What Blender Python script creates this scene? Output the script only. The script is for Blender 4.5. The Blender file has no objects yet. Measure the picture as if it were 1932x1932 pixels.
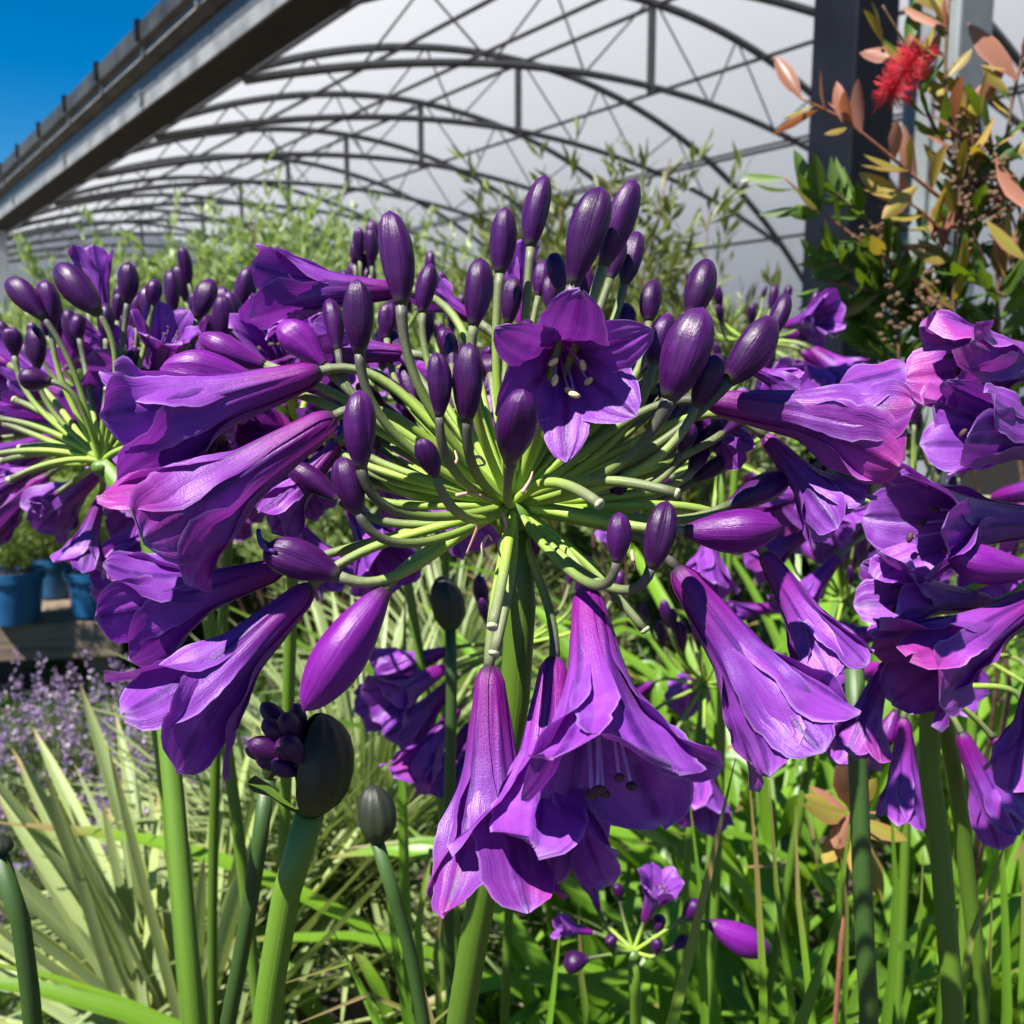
import bpy, math, random
import numpy as np
from mathutils import Vector, Matrix, Quaternion

# ------------------------------------------------------------------ camera, sky, sun, exposure
SC = bpy.context.scene
COL = SC.collection
FP = 1779.0                       # focal length in units of a 1932 px frame
CAM = Vector((0, 0, 0.85))
PITCH = math.radians(-8.5)
FWD = Vector((0, math.cos(PITCH), math.sin(PITCH)))
UP = Vector((0, -math.sin(PITCH), math.cos(PITCH)))
RT = Vector((1, 0, 0))
cam_d = bpy.data.cameras.new('camera')
cam = bpy.data.objects.new('camera', cam_d); COL.objects.link(cam)
cam.location = CAM
cam.rotation_euler = (math.radians(90) + PITCH, 0, 0)
cam_d.sensor_width = 36.0
cam_d.lens = 36.0 * FP / 1932.0
cam_d.clip_start = 0.01; cam_d.clip_end = 3000
cam_d.dof.use_dof = True
cam_d.dof.focus_distance = 0.195
cam_d.dof.aperture_fstop = 32
SC.camera = cam
SC.render.resolution_x = 1024; SC.render.resolution_y = 1024

SUNV = Vector((-0.38, -0.35, 0.86)).normalized()
W = bpy.data.worlds.new('World'); SC.world = W; W.use_nodes = True
nt = W.node_tree
bg = nt.nodes['Background']
sky = nt.nodes.new('ShaderNodeTexSky'); sky.sky_type = 'NISHITA'; sky.sun_disc = False
sky.sun_elevation = math.asin(SUNV.z); sky.sun_rotation = math.atan2(SUNV.x, SUNV.y)
sky.altitude = 300; sky.air_density = 1.0; sky.dust_density = 0.0; sky.ozone_density = 4.0
hsv = nt.nodes.new('ShaderNodeHueSaturation'); hsv.inputs['Saturation'].default_value = 1.5
nt.links.new(sky.outputs[0], hsv.inputs['Color']); nt.links.new(hsv.outputs[0], bg.inputs[0]); bg.inputs[1].default_value = 0.05
sun_d = bpy.data.lights.new('sun', 'SUN'); sun_d.energy = 5.0; sun_d.angle = math.radians(0.55)
sun_d.color = (1.0, 0.955, 0.88)
sun = bpy.data.objects.new('sun', sun_d); COL.objects.link(sun)
sun.rotation_euler = SUNV.to_track_quat('Z', 'Y').to_euler(); sun.location = (-5, -3, 12)
SC.view_settings.view_transform = 'Standard'; SC.view_settings.look = 'None'
SC.view_settings.exposure = 1.3; SC.view_settings.gamma = 1.0
SC.view_settings.use_curve_mapping = False
SC.render.engine = 'CYCLES'
SC.cycles.max_bounces = 5; SC.cycles.diffuse_bounces = 2; SC.cycles.glossy_bounces = 2; SC.cycles.transmission_bounces = 3; SC.cycles.transparent_max_bounces = 4

rng = np.random.default_rng(7)
R = random.Random(11)

def P(px, py, d):
    """point seen at (px,py) of the 1932-wide frame at depth d metres along the view axis"""
    return CAM + d * (FWD + RT * ((px - 966) / FP) + UP * ((966 - py) / FP))

# ------------------------------------------------------------------ materials
def nmat(name):
    m = bpy.data.materials.new(name); m.use_nodes = True
    t = m.node_tree; b = t.nodes['Principled BSDF']
    return m, t, b
class N:
    """tiny node graph helper"""
    def __init__(s, t): s.t = t
    def new(s, k, **kw):
        n = s.t.nodes.new(k)
        for a, v in kw.items(): setattr(n, a, v)
        return n
    def link(s, a, b): s.t.links.new(a, b)
    def put(s, sock, v):
        if isinstance(v, (int, float)): sock.default_value = v
        elif isinstance(v, (tuple, list)): sock.default_value = (*v, 1.0) if len(v) == 3 and sock.type == 'RGBA' else v
        else: s.link(v, sock)
    def math(s, op, a, b=0.0, c=0.0, clamp=False):
        n = s.new('ShaderNodeMath', operation=op, use_clamp=clamp)
        s.put(n.inputs[0], a); s.put(n.inputs[1], b); s.put(n.inputs[2], c); return n.outputs[0]
    def mix(s, f, a, b, mode='MIX'):
        n = s.new('ShaderNodeMix', data_type='RGBA', blend_type=mode)
        s.put(n.inputs[0], f); s.put(n.inputs[6], a); s.put(n.inputs[7], b); return n.outputs[2]
    def step(s, x, a, b):
        n = s.new('ShaderNodeMapRange', interpolation_type='SMOOTHSTEP')
        s.put(n.inputs[0], x); n.inputs[1].default_value = a; n.inputs[2].default_value = b; return n.outputs[0]
    def uv(s):
        n = s.new('ShaderNodeUVMap'); n.uv_map = 'UVMap'
        sp = s.new('ShaderNodeSeparateXYZ'); s.link(n.outputs[0], sp.inputs[0])
        return n.outputs[0], sp.outputs[0], sp.outputs[1]
    def noise(s, vec, scale, detail=3.0, rough=0.55, mapscale=None):
        if mapscale is not None:
            mp = s.new('ShaderNodeMapping'); s.link(vec, mp.inputs[0]); mp.inputs[3].default_value = mapscale; vec = mp.outputs[0]
        n = s.new('ShaderNodeTexNoise'); s.link(vec, n.inputs[0])
        n.inputs['Scale'].default_value = scale; n.inputs['Detail'].default_value = detail; n.inputs['Roughness'].default_value = rough
        return n.outputs[0]
    def obj(s): return s.new('ShaderNodeTexCoord').outputs['Object']
    def rand(s): return s.new('ShaderNodeObjectInfo').outputs['Random']
    def bump(s, h, strength, dist, prev=None):
        n = s.new('ShaderNodeBump'); s.link(h, n.inputs['Height'])
        n.inputs['Strength'].default_value = strength; n.inputs['Distance'].default_value = dist
        if prev is not None: s.link(prev, n.inputs['Normal'])
        return n.outputs[0]

def leafy(t, b, g, color, tcolor, amount, normal=None):
    """thin leaf: principled front mixed with light coming through"""
    g.put(b.inputs['Base Color'], color)
    tr = g.new('ShaderNodeBsdfTranslucent'); g.put(tr.inputs[0], tcolor)
    mx = g.new('ShaderNodeMixShader'); mx.inputs[0].default_value = amount
    if normal is not None:
        g.link(normal, b.inputs['Normal']); g.link(normal, tr.inputs['Normal'])
    g.link(b.outputs[0], mx.inputs[1]); g.link(tr.outputs[0], mx.inputs[2])
    g.link(mx.outputs[0], t.nodes['Material Output'].inputs[0])

def petal_mat(name, violet, magenta, stripe, pink_edges=0.0):
    m, t, b = nmat(name); g = N(t)
    uv, x, y = g.uv(); rnd = g.rand()
    v = g.math('ABSOLUTE', g.math('SUBTRACT', g.math('MULTIPLY', x, 2.0), 1.0))       # 0 midrib .. 1 margin
    c = g.mix(g.step(y, 0.12, 0.55), magenta, violet)
    c = g.mix(g.math('SUBTRACT', 1.0, g.step(y, 0.0, 0.06)), c, (0.06, 0.03, 0.06))
    vn = g.noise(uv, 1.0, 3.0, 0.6, (26, 1.6, 1))
    veins = g.step(vn, 0.40, 0.72)
    c = g.mix(g.math('MULTIPLY', veins, 0.30), c, stripe)
    rib = g.math('MULTIPLY', g.math('SUBTRACT', 1.0, g.step(v, 0.03, 0.20)), g.math('MULTIPLY', g.step(y, 0.10, 0.4), 0.88))
    c = g.mix(rib, c, stripe)
    ob = g.obj()
    blot = g.noise(ob, 160, 4.0, 0.6)
    c = g.mix(g.math('MULTIPLY', g.math('MULTIPLY', g.step(blot, 0.42, 0.75), g.step(y, 0.25, 0.7)), 0.30), c, (0.40, 0.15, 0.62))
    # pale tips and margins
    tip = g.math('MAXIMUM', g.step(y, 0.955, 1.0), g.math('MULTIPLY', g.step(v, 0.90, 1.0), g.step(y, 0.45, 0.75)))
    c = g.mix(g.math('MULTIPLY', tip, 0.40), c, (0.50, 0.33, 0.66))
    if pink_edges > 0:
        pk = g.math('MULTIPLY', g.step(y, 0.6, 0.98), g.step(g.noise(ob, 55, 2.0), 0.40, 0.62))
        c = g.mix(g.math('MULTIPLY', pk, pink_edges), c, (0.36, 0.02, 0.22))
    hs = g.new('ShaderNodeHueSaturation'); g.link(c, hs.inputs['Color'])
    g.put(hs.inputs['Hue'], g.math('ADD', 0.488, g.math('MULTIPLY', rnd, 0.022)))
    g.put(hs.inputs['Value'], g.math('ADD', 0.88, g.math('MULTIPLY', rnd, 0.26)))
    c = hs.outputs[0]
    fine = g.noise(ob, 2600, 2.0, 0.6)
    n1 = g.bump(vn, 0.35, 0.0006)
    n2 = g.bump(blot, 0.18, 0.0010, n1)
    n3 = g.bump(fine, 0.40, 0.00022, n2)
    g.put(b.inputs['Roughness'], g.math('ADD', 0.28, g.math('MULTIPLY', g.noise(ob, 90, 2.0), 0.25)))
    b.inputs['Specular IOR Level'].default_value = 0.42
    b.inputs['Sheen Weight'].default_value = 0.03; b.inputs['Sheen Tint'].default_value = (0.7, 0.6, 1, 1)
    tc = g.mix(0.5, c, (0.36, 0.02, 0.45))
    leafy(t, b, g, c, tc, 0.25, n3)
    return m

M = {}
M['petal'] = petal_mat('violet_petal', (0.225, 0.041, 0.37), (0.215, 0.006, 0.225), (0.060, 0.004, 0.155))
M['petal_aged'] = petal_mat('aged_petal', (0.215, 0.037, 0.325), (0.21, 0.006, 0.21), (0.060, 0.004, 0.14), 0.6)

def bud_mat(name, body, light, base, rough=0.36):
    m, t, b = nmat(name); g = N(t)
    uv, x, y = g.uv(); rnd = g.rand(); ob = g.obj()
    st = g.noise(uv, 1.0, 4.0, 0.65, (22, 1.5, 1))
    c = g.mix(g.math('MULTIPLY', g.step(st, 0.38, 0.75), 0.60), body, light)
    c = g.mix(g.math('MULTIPLY', g.step(y, 0.80, 1.0), 0.35), c, light)
    c = g.mix(g.math('SUBTRACT', 1.0, g.step(y, 0.0, 0.14)), c, base)
    sp = g.noise(ob, 900, 3.0, 0.7)
    c = g.mix(g.math('MULTIPLY', g.step(sp, 0.66, 0.82), 0.08), c, (0.30, 0.22, 0.26))
    hs = g.new('ShaderNodeHueSaturation'); g.link(c, hs.inputs['Color'])
    g.put(hs.inputs['Value'], g.math('ADD', 0.75, g.math('MULTIPLY', rnd, 0.5)))
    n1 = g.bump(st, 0.4, 0.0005); n2 = g.bump(g.noise(ob, 1500, 2.0), 0.25, 0.0002, n1)
    g.link(n2, b.inputs['Normal']); g.link(hs.outputs[0], b.inputs['Base Color'])
    b.inputs['Roughness'].default_value = rough; b.inputs['Specular IOR Level'].default_value = 0.34
    return m
M['bud'] = bud_mat('dark_purple_bud', (0.028, 0.0018, 0.046), (0.085, 0.008, 0.135), (0.05, 0.055, 0.028), 0.37)
M['big_bud'] = bud_mat('magenta_purple_bud', (0.105, 0.004, 0.155), (0.21, 0.025, 0.28), (0.05, 0.015, 0.05), 0.38)

def stalk_mat(name, near, far, a=0.25, bb=0.85, spots=0.25, rough=0.5):
    m, t, b = nmat(name); g = N(t); uv, x, y = g.uv(); ob = g.obj(); rnd = g.rand()
    c = g.mix(g.step(y, a, bb), near, far)
    ns = g.noise(uv, 1.0, 3.0, 0.6, (20, 3, 1))
    c = g.mix(g.math('MULTIPLY', g.step(ns, 0.4, 0.7), 0.3), c, far)
    sp = g.noise(ob, 1800, 3.0, 0.7)
    c = g.mix(g.math('MULTIPLY', g.step(sp, 0.52, 0.75), spots), c, (0.34, 0.38, 0.24))
    hs = g.new('ShaderNodeHueSaturation'); g.link(c, hs.inputs['Color'])
    g.put(hs.inputs['Value'], g.math('ADD', 0.75, g.math('MULTIPLY', rnd, 0.5)))
    g.link(hs.outputs[0], b.inputs['Base Color'])
    g.link(g.bump(ns, 0.35, 0.0006, g.bump(sp, 0.3, 0.0002)), b.inputs['Normal'])
    b.inputs['Roughness'].default_value = rough
    b.inputs['Subsurface Weight'].default_value = 0.0
    return m
M['pedicel'] = stalk_mat('green_pedicel', (0.25, 0.38, 0.035), (0.115, 0.135, 0.06), 0.40, 0.97)
M['pedicel_dark'] = stalk_mat('dark_pedicel', (0.20, 0.31, 0.035), (0.055, 0.052, 0.042), 0.15, 1.0, 0.18)
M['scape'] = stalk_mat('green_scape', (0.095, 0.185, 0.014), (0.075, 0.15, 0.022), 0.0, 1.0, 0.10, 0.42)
M['scape_shaded'] = stalk_mat('shaded_green_scape', (0.030, 0.068, 0.012), (0.022, 0.05, 0.014), 0.0, 1.0, 0.06, 0.45)  # darker copy of the green scape, shade on the stems painted into the colour
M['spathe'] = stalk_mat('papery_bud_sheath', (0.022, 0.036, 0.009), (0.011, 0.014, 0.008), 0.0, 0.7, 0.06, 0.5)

def simple(name, col, rough=0.6, metal=0.0, var=0.15, scale=40, bump=0.0, bdist=0.002, col2=None, spec=0.5):
    m, t, b = nmat(name); g = N(t); ob = g.obj()
    n = g.noise(ob, scale, 5.0, 0.6)
    c2 = col2 if col2 else tuple(x * (1 - var * 2) for x in col)
    g.link(g.mix(g.step(n, 0.35, 0.68), col, c2), b.inputs['Base Color'])
    b.inputs['Roughness'].default_value = rough; b.inputs['Metallic'].default_value = metal
    b.inputs['Specular IOR Level'].default_value = spec
    if bump: g.link(g.bump(n, bump, bdist), b.inputs['Normal'])
    return m

def leaf_mat(name, c1, c2, edge=None, tip=None, through=None, amount=0.35, rough=0.42, streak=True, value=0.5, spec=0.45):
    """UV x across the leaf, y along it; object random and an optional per-leaf random in layer 'Rnd'"""
    m, t, b = nmat(name); g = N(t); uv, x, y = g.uv(); rnd = g.rand()
    at = g.new('ShaderNodeUVMap'); at.uv_map = 'Rnd'
    sp = g.new('ShaderNodeSeparateXYZ'); g.link(at.outputs[0], sp.inputs[0])
    r = g.math('FRACT', g.math('ADD', g.math('ADD', rnd, sp.outputs[0]), 0.0))
    c = g.mix(r, c1, c2)
    v = g.math('ABSOLUTE', g.math('SUBTRACT', g.math('MULTIPLY', x, 2.0), 1.0))
    if streak:
        st = g.noise(uv, 1.0, 2.0, 0.6, (18, 0.8, 1))
        c = g.mix(g.math('MULTIPLY', g.step(st, 0.4, 0.7), 0.28), c, tuple(k * 0.5 for k in c1))
    if tip: c = g.mix(g.math('MULTIPLY', g.step(g.math('ADD', y, g.math('MULTIPLY', r, 0.10)), 0.96, 1.04), 0.9), c, tip)
    if edge: c = g.mix(g.math('MULTIPLY', g.step(v, 0.66, 0.98), 0.8), c, edge)
    hs = g.new('ShaderNodeHueSaturation'); g.link(c, hs.inputs['Color'])
    g.put(hs.inputs['Value'], g.math('ADD', 1.0 - value * 0.5, g.math('MULTIPLY', g.math('FRACT', g.math('MULTIPLY', r, 7.13)), value)))
    b.inputs['Roughness'].default_value = rough
    b.inputs['Specular IOR Level'].default_value = spec
    leafy(t, b, g, hs.outputs[0], through or tuple(min(1, k * 1.3) for k in c2), amount)
    return m
M['strap'] = leaf_mat('strap_leaf', (0.10, 0.22, 0.016), (0.16, 0.31, 0.022), through=(0.20, 0.36, 0.015), rough=0.40, tip=(0.24, 0.15, 0.07))
M['yucca'] = leaf_mat('sword_leaf', (0.24, 0.31, 0.14), (0.30, 0.36, 0.13), tip=(0.26, 0.17, 0.08), edge=(0.38, 0.42, 0.08), through=(0.26, 0.32, 0.06), amount=0.22, rough=0.45)
M['tuft'] = leaf_mat('pale_narrow_leaf', (0.19, 0.27, 0.10), (0.28, 0.34, 0.14), edge=(0.33, 0.35, 0.12), through=(0.26, 0.34, 0.07), amount=0.25)
M['olive'] = leaf_mat('grey_green_leaf', (0.22, 0.29, 0.10), (0.34, 0.41, 0.17), through=(0.30, 0.42, 0.08), amount=0.4, streak=False, value=0.7)
M['wispy'] = leaf_mat('dull_dark_leaf', (0.055, 0.075, 0.028), (0.20, 0.22, 0.06), through=(0.20, 0.24, 0.03), amount=0.3, streak=False, value=0.8)
M['lavleaf'] = leaf_mat('lavender_foliage', (0.085, 0.13, 0.055), (0.16, 0.20, 0.085), through=(0.13, 0.2, 0.04), amount=0.25, streak=False, value=0.7)
M['fern'] = leaf_mat('feathery_foliage', (0.15, 0.24, 0.04), (0.27, 0.35, 0.08), through=(0.2, 0.3, 0.03), amount=0.3, streak=False, value=0.7)
M['lavbloom'] = leaf_mat('lavender_bloom', (0.17, 0.12, 0.30), (0.36, 0.25, 0.34), amount=0.2, streak=False, value=0.6)
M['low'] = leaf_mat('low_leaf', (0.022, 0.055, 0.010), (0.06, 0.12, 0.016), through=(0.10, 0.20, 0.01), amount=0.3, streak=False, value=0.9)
M['bl_green'] = leaf_mat('bottlebrush_leaf', (0.035, 0.085, 0.016), (0.10, 0.17, 0.022), through=(0.16, 0.26, 0.01), amount=0.3, rough=0.52, spec=0.3)
M['bl_olive'] = leaf_mat('bottlebrush_young_leaf', (0.26, 0.25, 0.035), (0.34, 0.24, 0.06), edge=(0.42, 0.16, 0.09), through=(0.36, 0.26, 0.02), amount=0.35, rough=0.4)
M['bl_red'] = leaf_mat('bottlebrush_new_leaf', (0.30, 0.12, 0.075), (0.40, 0.20, 0.13), edge=(0.45, 0.20, 0.16), through=(0.40, 0.14, 0.05), amount=0.35, rough=0.42)
M['red_fil'] = simple('red_filament', (0.62, 0.012, 0.035), 0.5, var=0.15, scale=300)
M['twig'] = simple('brown_twig', (0.16, 0.085, 0.05), 0.8, var=0.25, scale=120, bump=0.5, bdist=0.001)
M['twig_red'] = simple('reddish_twig', (0.27, 0.10, 0.055), 0.7, var=0.2, scale=120)
M['capsule'] = simple('seed_capsule', (0.15, 0.085, 0.045), 0.9, var=0.3, scale=300, bump=0.6, bdist=0.001)
M['filament'] = simple('pale_filament', (0.42, 0.26, 0.62), 0.45, var=0.1, scale=200)
M['filament_dark'] = simple('dark_filament', (0.085, 0.02, 0.20), 0.4, var=0.1, scale=200)
M['anther_y'] = simple('yellow_anther', (0.82, 0.64, 0.28), 0.7, var=0.15, scale=900, bump=0.5, bdist=0.0004)
M['anther_d'] = simple('dark_anther', (0.075, 0.028, 0.035), 0.7, var=0.3, scale=900, bump=0.5, bdist=0.0004)
M['bract'] = simple('dry_pink_bract', (0.55, 0.30, 0.26), 0.6, var=0.15, scale=400)
M['cut'] = simple('cut_stalk_end', (0.42, 0.44, 0.26), 0.6, var=0.25, scale=1500, bump=0.6, bdist=0.0004)
M['galv'] = simple('galvanised_steel', (0.15, 0.155, 0.16), 0.5, 0.55, var=0.14, scale=14)
M['steel_light'] = simple('pale_galvanised', (0.27, 0.295, 0.30), 0.5, 0.25, var=0.1, scale=9)
M['flange'] = simple('pale_flange', (0.30, 0.305, 0.30), 0.55, 0.2, var=0.22, scale=3.2)
M['gutterm'] = simple('weathered_gutter', (0.085, 0.08, 0.068), 0.5, 0.4, var=0.3, scale=2.6)
M['beam'] = simple('dark_beam_steel', (0.030, 0.031, 0.026), 0.7, 0.1, var=0.2, scale=6)
M['navy'] = simple('dark_painted_steel', (0.007, 0.009, 0.016), 0.6, 0.0, var=0.2, scale=8, spec=0.12)
M['pale'] = simple('pale_painted_wall', (0.55, 0.58, 0.58), 0.7, var=0.06, scale=3)
M['pot'] = simple('blue_plastic', (0.010, 0.105, 0.25), 0.38, var=0.12, scale=30)
M['dark'] = simple('dark_soil_mix', (0.03, 0.022, 0.015), 0.95, var=0.3, scale=120, bump=0.8, bdist=0.004)

def film_mat():
    m, t, b = nmat('white_greenhouse_film'); g = N(t); ob = g.obj()
    n = g.noise(ob, 1.2, 3.0)
    c = g.mix(n, (0.72, 0.745, 0.78), (0.80, 0.82, 0.85))
    b.inputs['Roughness'].default_value = 0.6
    b.inputs['Specular IOR Level'].default_value = 0.2
    leafy(t, b, g, c, (0.62, 0.64, 0.675), 0.34)
    return m
M['film'] = film_mat()
M['pale_film'] = simple('white_side_film', (0.90, 0.91, 0.93), 0.6, var=0.03, scale=1.5)

def wood_mat():
    m, t, b = nmat('weathered_timber'); g = N(t); ob = g.obj()
    n = g.noise(ob, 1.0, 5.0, 0.65, (2.5, 60, 60))
    n2 = g.noise(ob, 9, 3.0)
    c = g.mix(g.step(n, 0.35, 0.7), (0.17, 0.115, 0.07), (0.07, 0.045, 0.028))
    c = g.mix(g.math('MULTIPLY', n2, 0.5), c, (0.30, 0.26, 0.21))
    g.link(c, b.inputs['Base Color']); b.inputs['Roughness'].default_value = 0.85
    g.link(g.bump(n, 0.6, 0.006), b.inputs['Normal'])
    return m
M['wood'] = wood_mat()
def soil_mat():
    m, t, b = nmat('bark_mulch_soil'); g = N(t); ob = g.obj()
    n = g.noise(ob, 45, 6.0, 0.7); n2 = g.noise(ob, 3, 3.0)
    c = g.mix(g.step(n, 0.38, 0.66), (0.035, 0.025, 0.017), (0.12, 0.085, 0.055))
    c = g.mix(g.math('MULTIPLY', g.step(n2, 0.45, 0.7), 0.4), c, (0.09, 0.075, 0.055))
    g.link(c, b.inputs['Base Color']); b.inputs['Roughness'].default_value = 0.95
    g.link(g.bump(n, 1.0, 0.02), b.inputs['Normal'])
    return m
M['soil'] = soil_mat()

# ------------------------------------------------------------------ object helpers
def link(name, data, parent=None, loc=None, mat4=None):
    o = bpy.data.objects.new(name, data); COL.objects.link(o)
    if parent is not None: o.parent = parent
    if mat4 is not None: o.matrix_local = mat4
    elif loc is not None: o.location = loc
    return o

def thing(name, label, cat, loc=(0, 0, 0), group=None, rotz=0.0):
    o = link(name, None, loc=loc); o.rotation_euler = (0, 0, rotz)
    o.empty_display_size = 0.05
    o['label'] = label; o['category'] = cat
    if group: o['group'] = group
    return o

def mk(name, V, F, mats, uv=None, rnd=None, smooth=True, fmat=None):
    me = bpy.data.meshes.new(name)
    V = np.asarray(V, dtype=np.float64)
    me.from_pydata(V.tolist(), [], F if isinstance(F, list) else F.tolist())
    if not isinstance(mats, (list, tuple)): mats = [mats]
    for m in mats: me.materials.append(m)
    li = np.empty(len(me.loops), dtype=np.int32); me.loops.foreach_get('vertex_index', li)
    if uv is not None:
        me.uv_layers.new(name='UVMap').data.foreach_set('uv', np.asarray(uv, dtype=np.float32)[li].ravel())
    if rnd is not None:
        r2 = np.zeros((len(V), 2), dtype=np.float32); r2[:, 0] = rnd
        me.uv_layers.new(name='Rnd').data.foreach_set('uv', r2[li].ravel())
    if smooth: me.polygons.foreach_set('use_smooth', np.ones(len(me.polygons), dtype=bool))
    if fmat is not None: me.polygons.foreach_set('material_index', np.asarray(fmat, dtype=np.int32))
    me.update()
    return me

def gridF(nu, nv, off=0, wrap=False):
    F = []
    for i in range(nu - 1):
        for j in range(nv if wrap else nv - 1):
            j2 = (j + 1) % nv
            F.append((off + i * nv + j, off + i * nv + j2, off + (i + 1) * nv + j2, off + (i + 1) * nv + j))
    return F

def bez(p0, p1, p2, p3, n):
    t = np.linspace(0, 1, n)[:, None]
    p0, p1, p2, p3 = (np.array(p) for p in (p0, p1, p2, p3))
    return (1 - t)**3 * p0 + 3 * (1 - t)**2 * t * p1 + 3 * (1 - t) * t**2 * p2 + t**3 * p3

def spline(pts, n):
    """smooth curve through the points, even when they are unevenly spaced"""
    p = np.array([list(q) for q in pts], dtype=float)
    if len(p) == 2: return p[0] + (p[1] - p[0]) * np.linspace(0, 1, n)[:, None]
    h = np.maximum(np.linalg.norm(np.diff(p, axis=0), axis=1), 1e-9); t = np.concatenate([[0], np.cumsum(h)])
    sl = np.diff(p, axis=0) / h[:, None]
    m = np.vstack([sl[0], (sl[:-1] * h[1:, None] + sl[1:] * h[:-1, None]) / (h[1:] + h[:-1])[:, None], sl[-1]])
    x = np.linspace(0, t[-1], n)
    i = np.clip(np.searchsorted(t, x, side='right') - 1, 0, len(p) - 2)
    u = ((x - t[i]) / h[i])[:, None]; hh = h[i][:, None]
    return (2*u**3 - 3*u**2 + 1) * p[i] + (u**3 - 2*u**2 + u) * hh * m[i] + (3*u**2 - 2*u**3) * p[i + 1] + (u**3 - u**2) * hh * m[i + 1]

def frames(pts):
    T = np.gradient(pts, axis=0); T /= np.linalg.norm(T, axis=1)[:, None] + 1e-12
    ref = np.array([0, 0, 1.0]) if abs(T[0][2]) < 0.9 else np.array([1.0, 0, 0])
    A = np.zeros_like(T); a = np.cross(ref, T[0]); a /= np.linalg.norm(a)
    for i in range(len(T)):
        a = a - T[i] * a.dot(T[i]); a /= np.linalg.norm(a) + 1e-12
        A[i] = a
    return T, A, np.cross(T, A)

def tube(pts, rad, n=10, cap=True, off=0):
    pts = np.asarray(pts, dtype=float); k = len(pts)
    rad = np.full(k, rad) if np.isscalar(rad) else np.asarray(rad)
    T, A, B = frames(pts)
    ph = np.linspace(0, 2 * np.pi, n, endpoint=False)
    V = (pts[:, None, :] + rad[:, None, None] * (np.cos(ph)[None, :, None] * A[:, None, :] + np.sin(ph)[None, :, None] * B[:, None, :])).reshape(-1, 3)
    UV = np.stack(np.meshgrid(np.linspace(0, 1, k), np.abs(np.linspace(-1, 1, n)), indexing='ij')[::-1], -1).reshape(-1, 2)
    F = gridF(k, n, off, True)
    if cap:
        F.append(tuple(off + j for j in range(n))[::-1]); F.append(tuple(off + (k - 1) * n + j for j in range(n)))
    return V, F, UV

def join(parts):
    Vs, Fs, Us, fm, o = [], [], [], [], 0
    for p in parts:
        V, F, U = p[:3]; mi = p[3] if len(p) > 3 else 0
        Vs.append(V); Us.append(U)
        Fs += [tuple(i + o for i in f) for f in F]; fm += [mi] * len(F); o += len(V)
    return np.vstack(Vs), Fs, np.vstack(Us), fm

def box(x0, x1, y0, y1, z0, z1):
    V = np.array([(x, y, z) for z in (z0, z1) for y in (y0, y1) for x in (x0, x1)], dtype=float)
    F = [(0, 2, 3, 1), (4, 5, 7, 6), (0, 1, 5, 4), (2, 6, 7, 3), (0, 4, 6, 2), (1, 3, 7, 5)]
    return V, F, np.zeros((8, 2))

def boxobj(name, parent, mat, *d, bevel=0.0):
    V, F, U = box(*d); me = mk(name, V, F, mat, U, smooth=False)
    o = link(name, me, parent)
    if bevel:
        b = o.modifiers.new('bevel', 'BEVEL'); b.width = bevel; b.segments = 2
    return o

def ss(x, a, b):
    t = np.clip((np.asarray(x, dtype=float) - a) / (b - a), 0, 1); return t * t * (3 - 2 * t)

def axis_matrix(origin, direction, roll=0.0):
    q = Vector(direction).normalized().to_track_quat('Z', 'Y')
    return Matrix.Translation(Vector(origin)) @ q.to_matrix().to_4x4() @ Matrix.Rotation(roll, 4, 'Z')

# ------------------------------------------------------------------ ground
V = [(-60, -30, 0), (60, -30, 0), (60, 1500, 0), (-60, 1500, 0), (-1500, -30, 0), (-1500, 1500, 0), (1500, -30, 0), (1500, 1500, 0)]
g_o = link('ground', mk('ground', V, [(0, 1, 2, 3), (4, 0, 3, 5), (1, 6, 7, 2)], M['soil'], smooth=False))
g_o['kind'] = 'structure'

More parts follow.
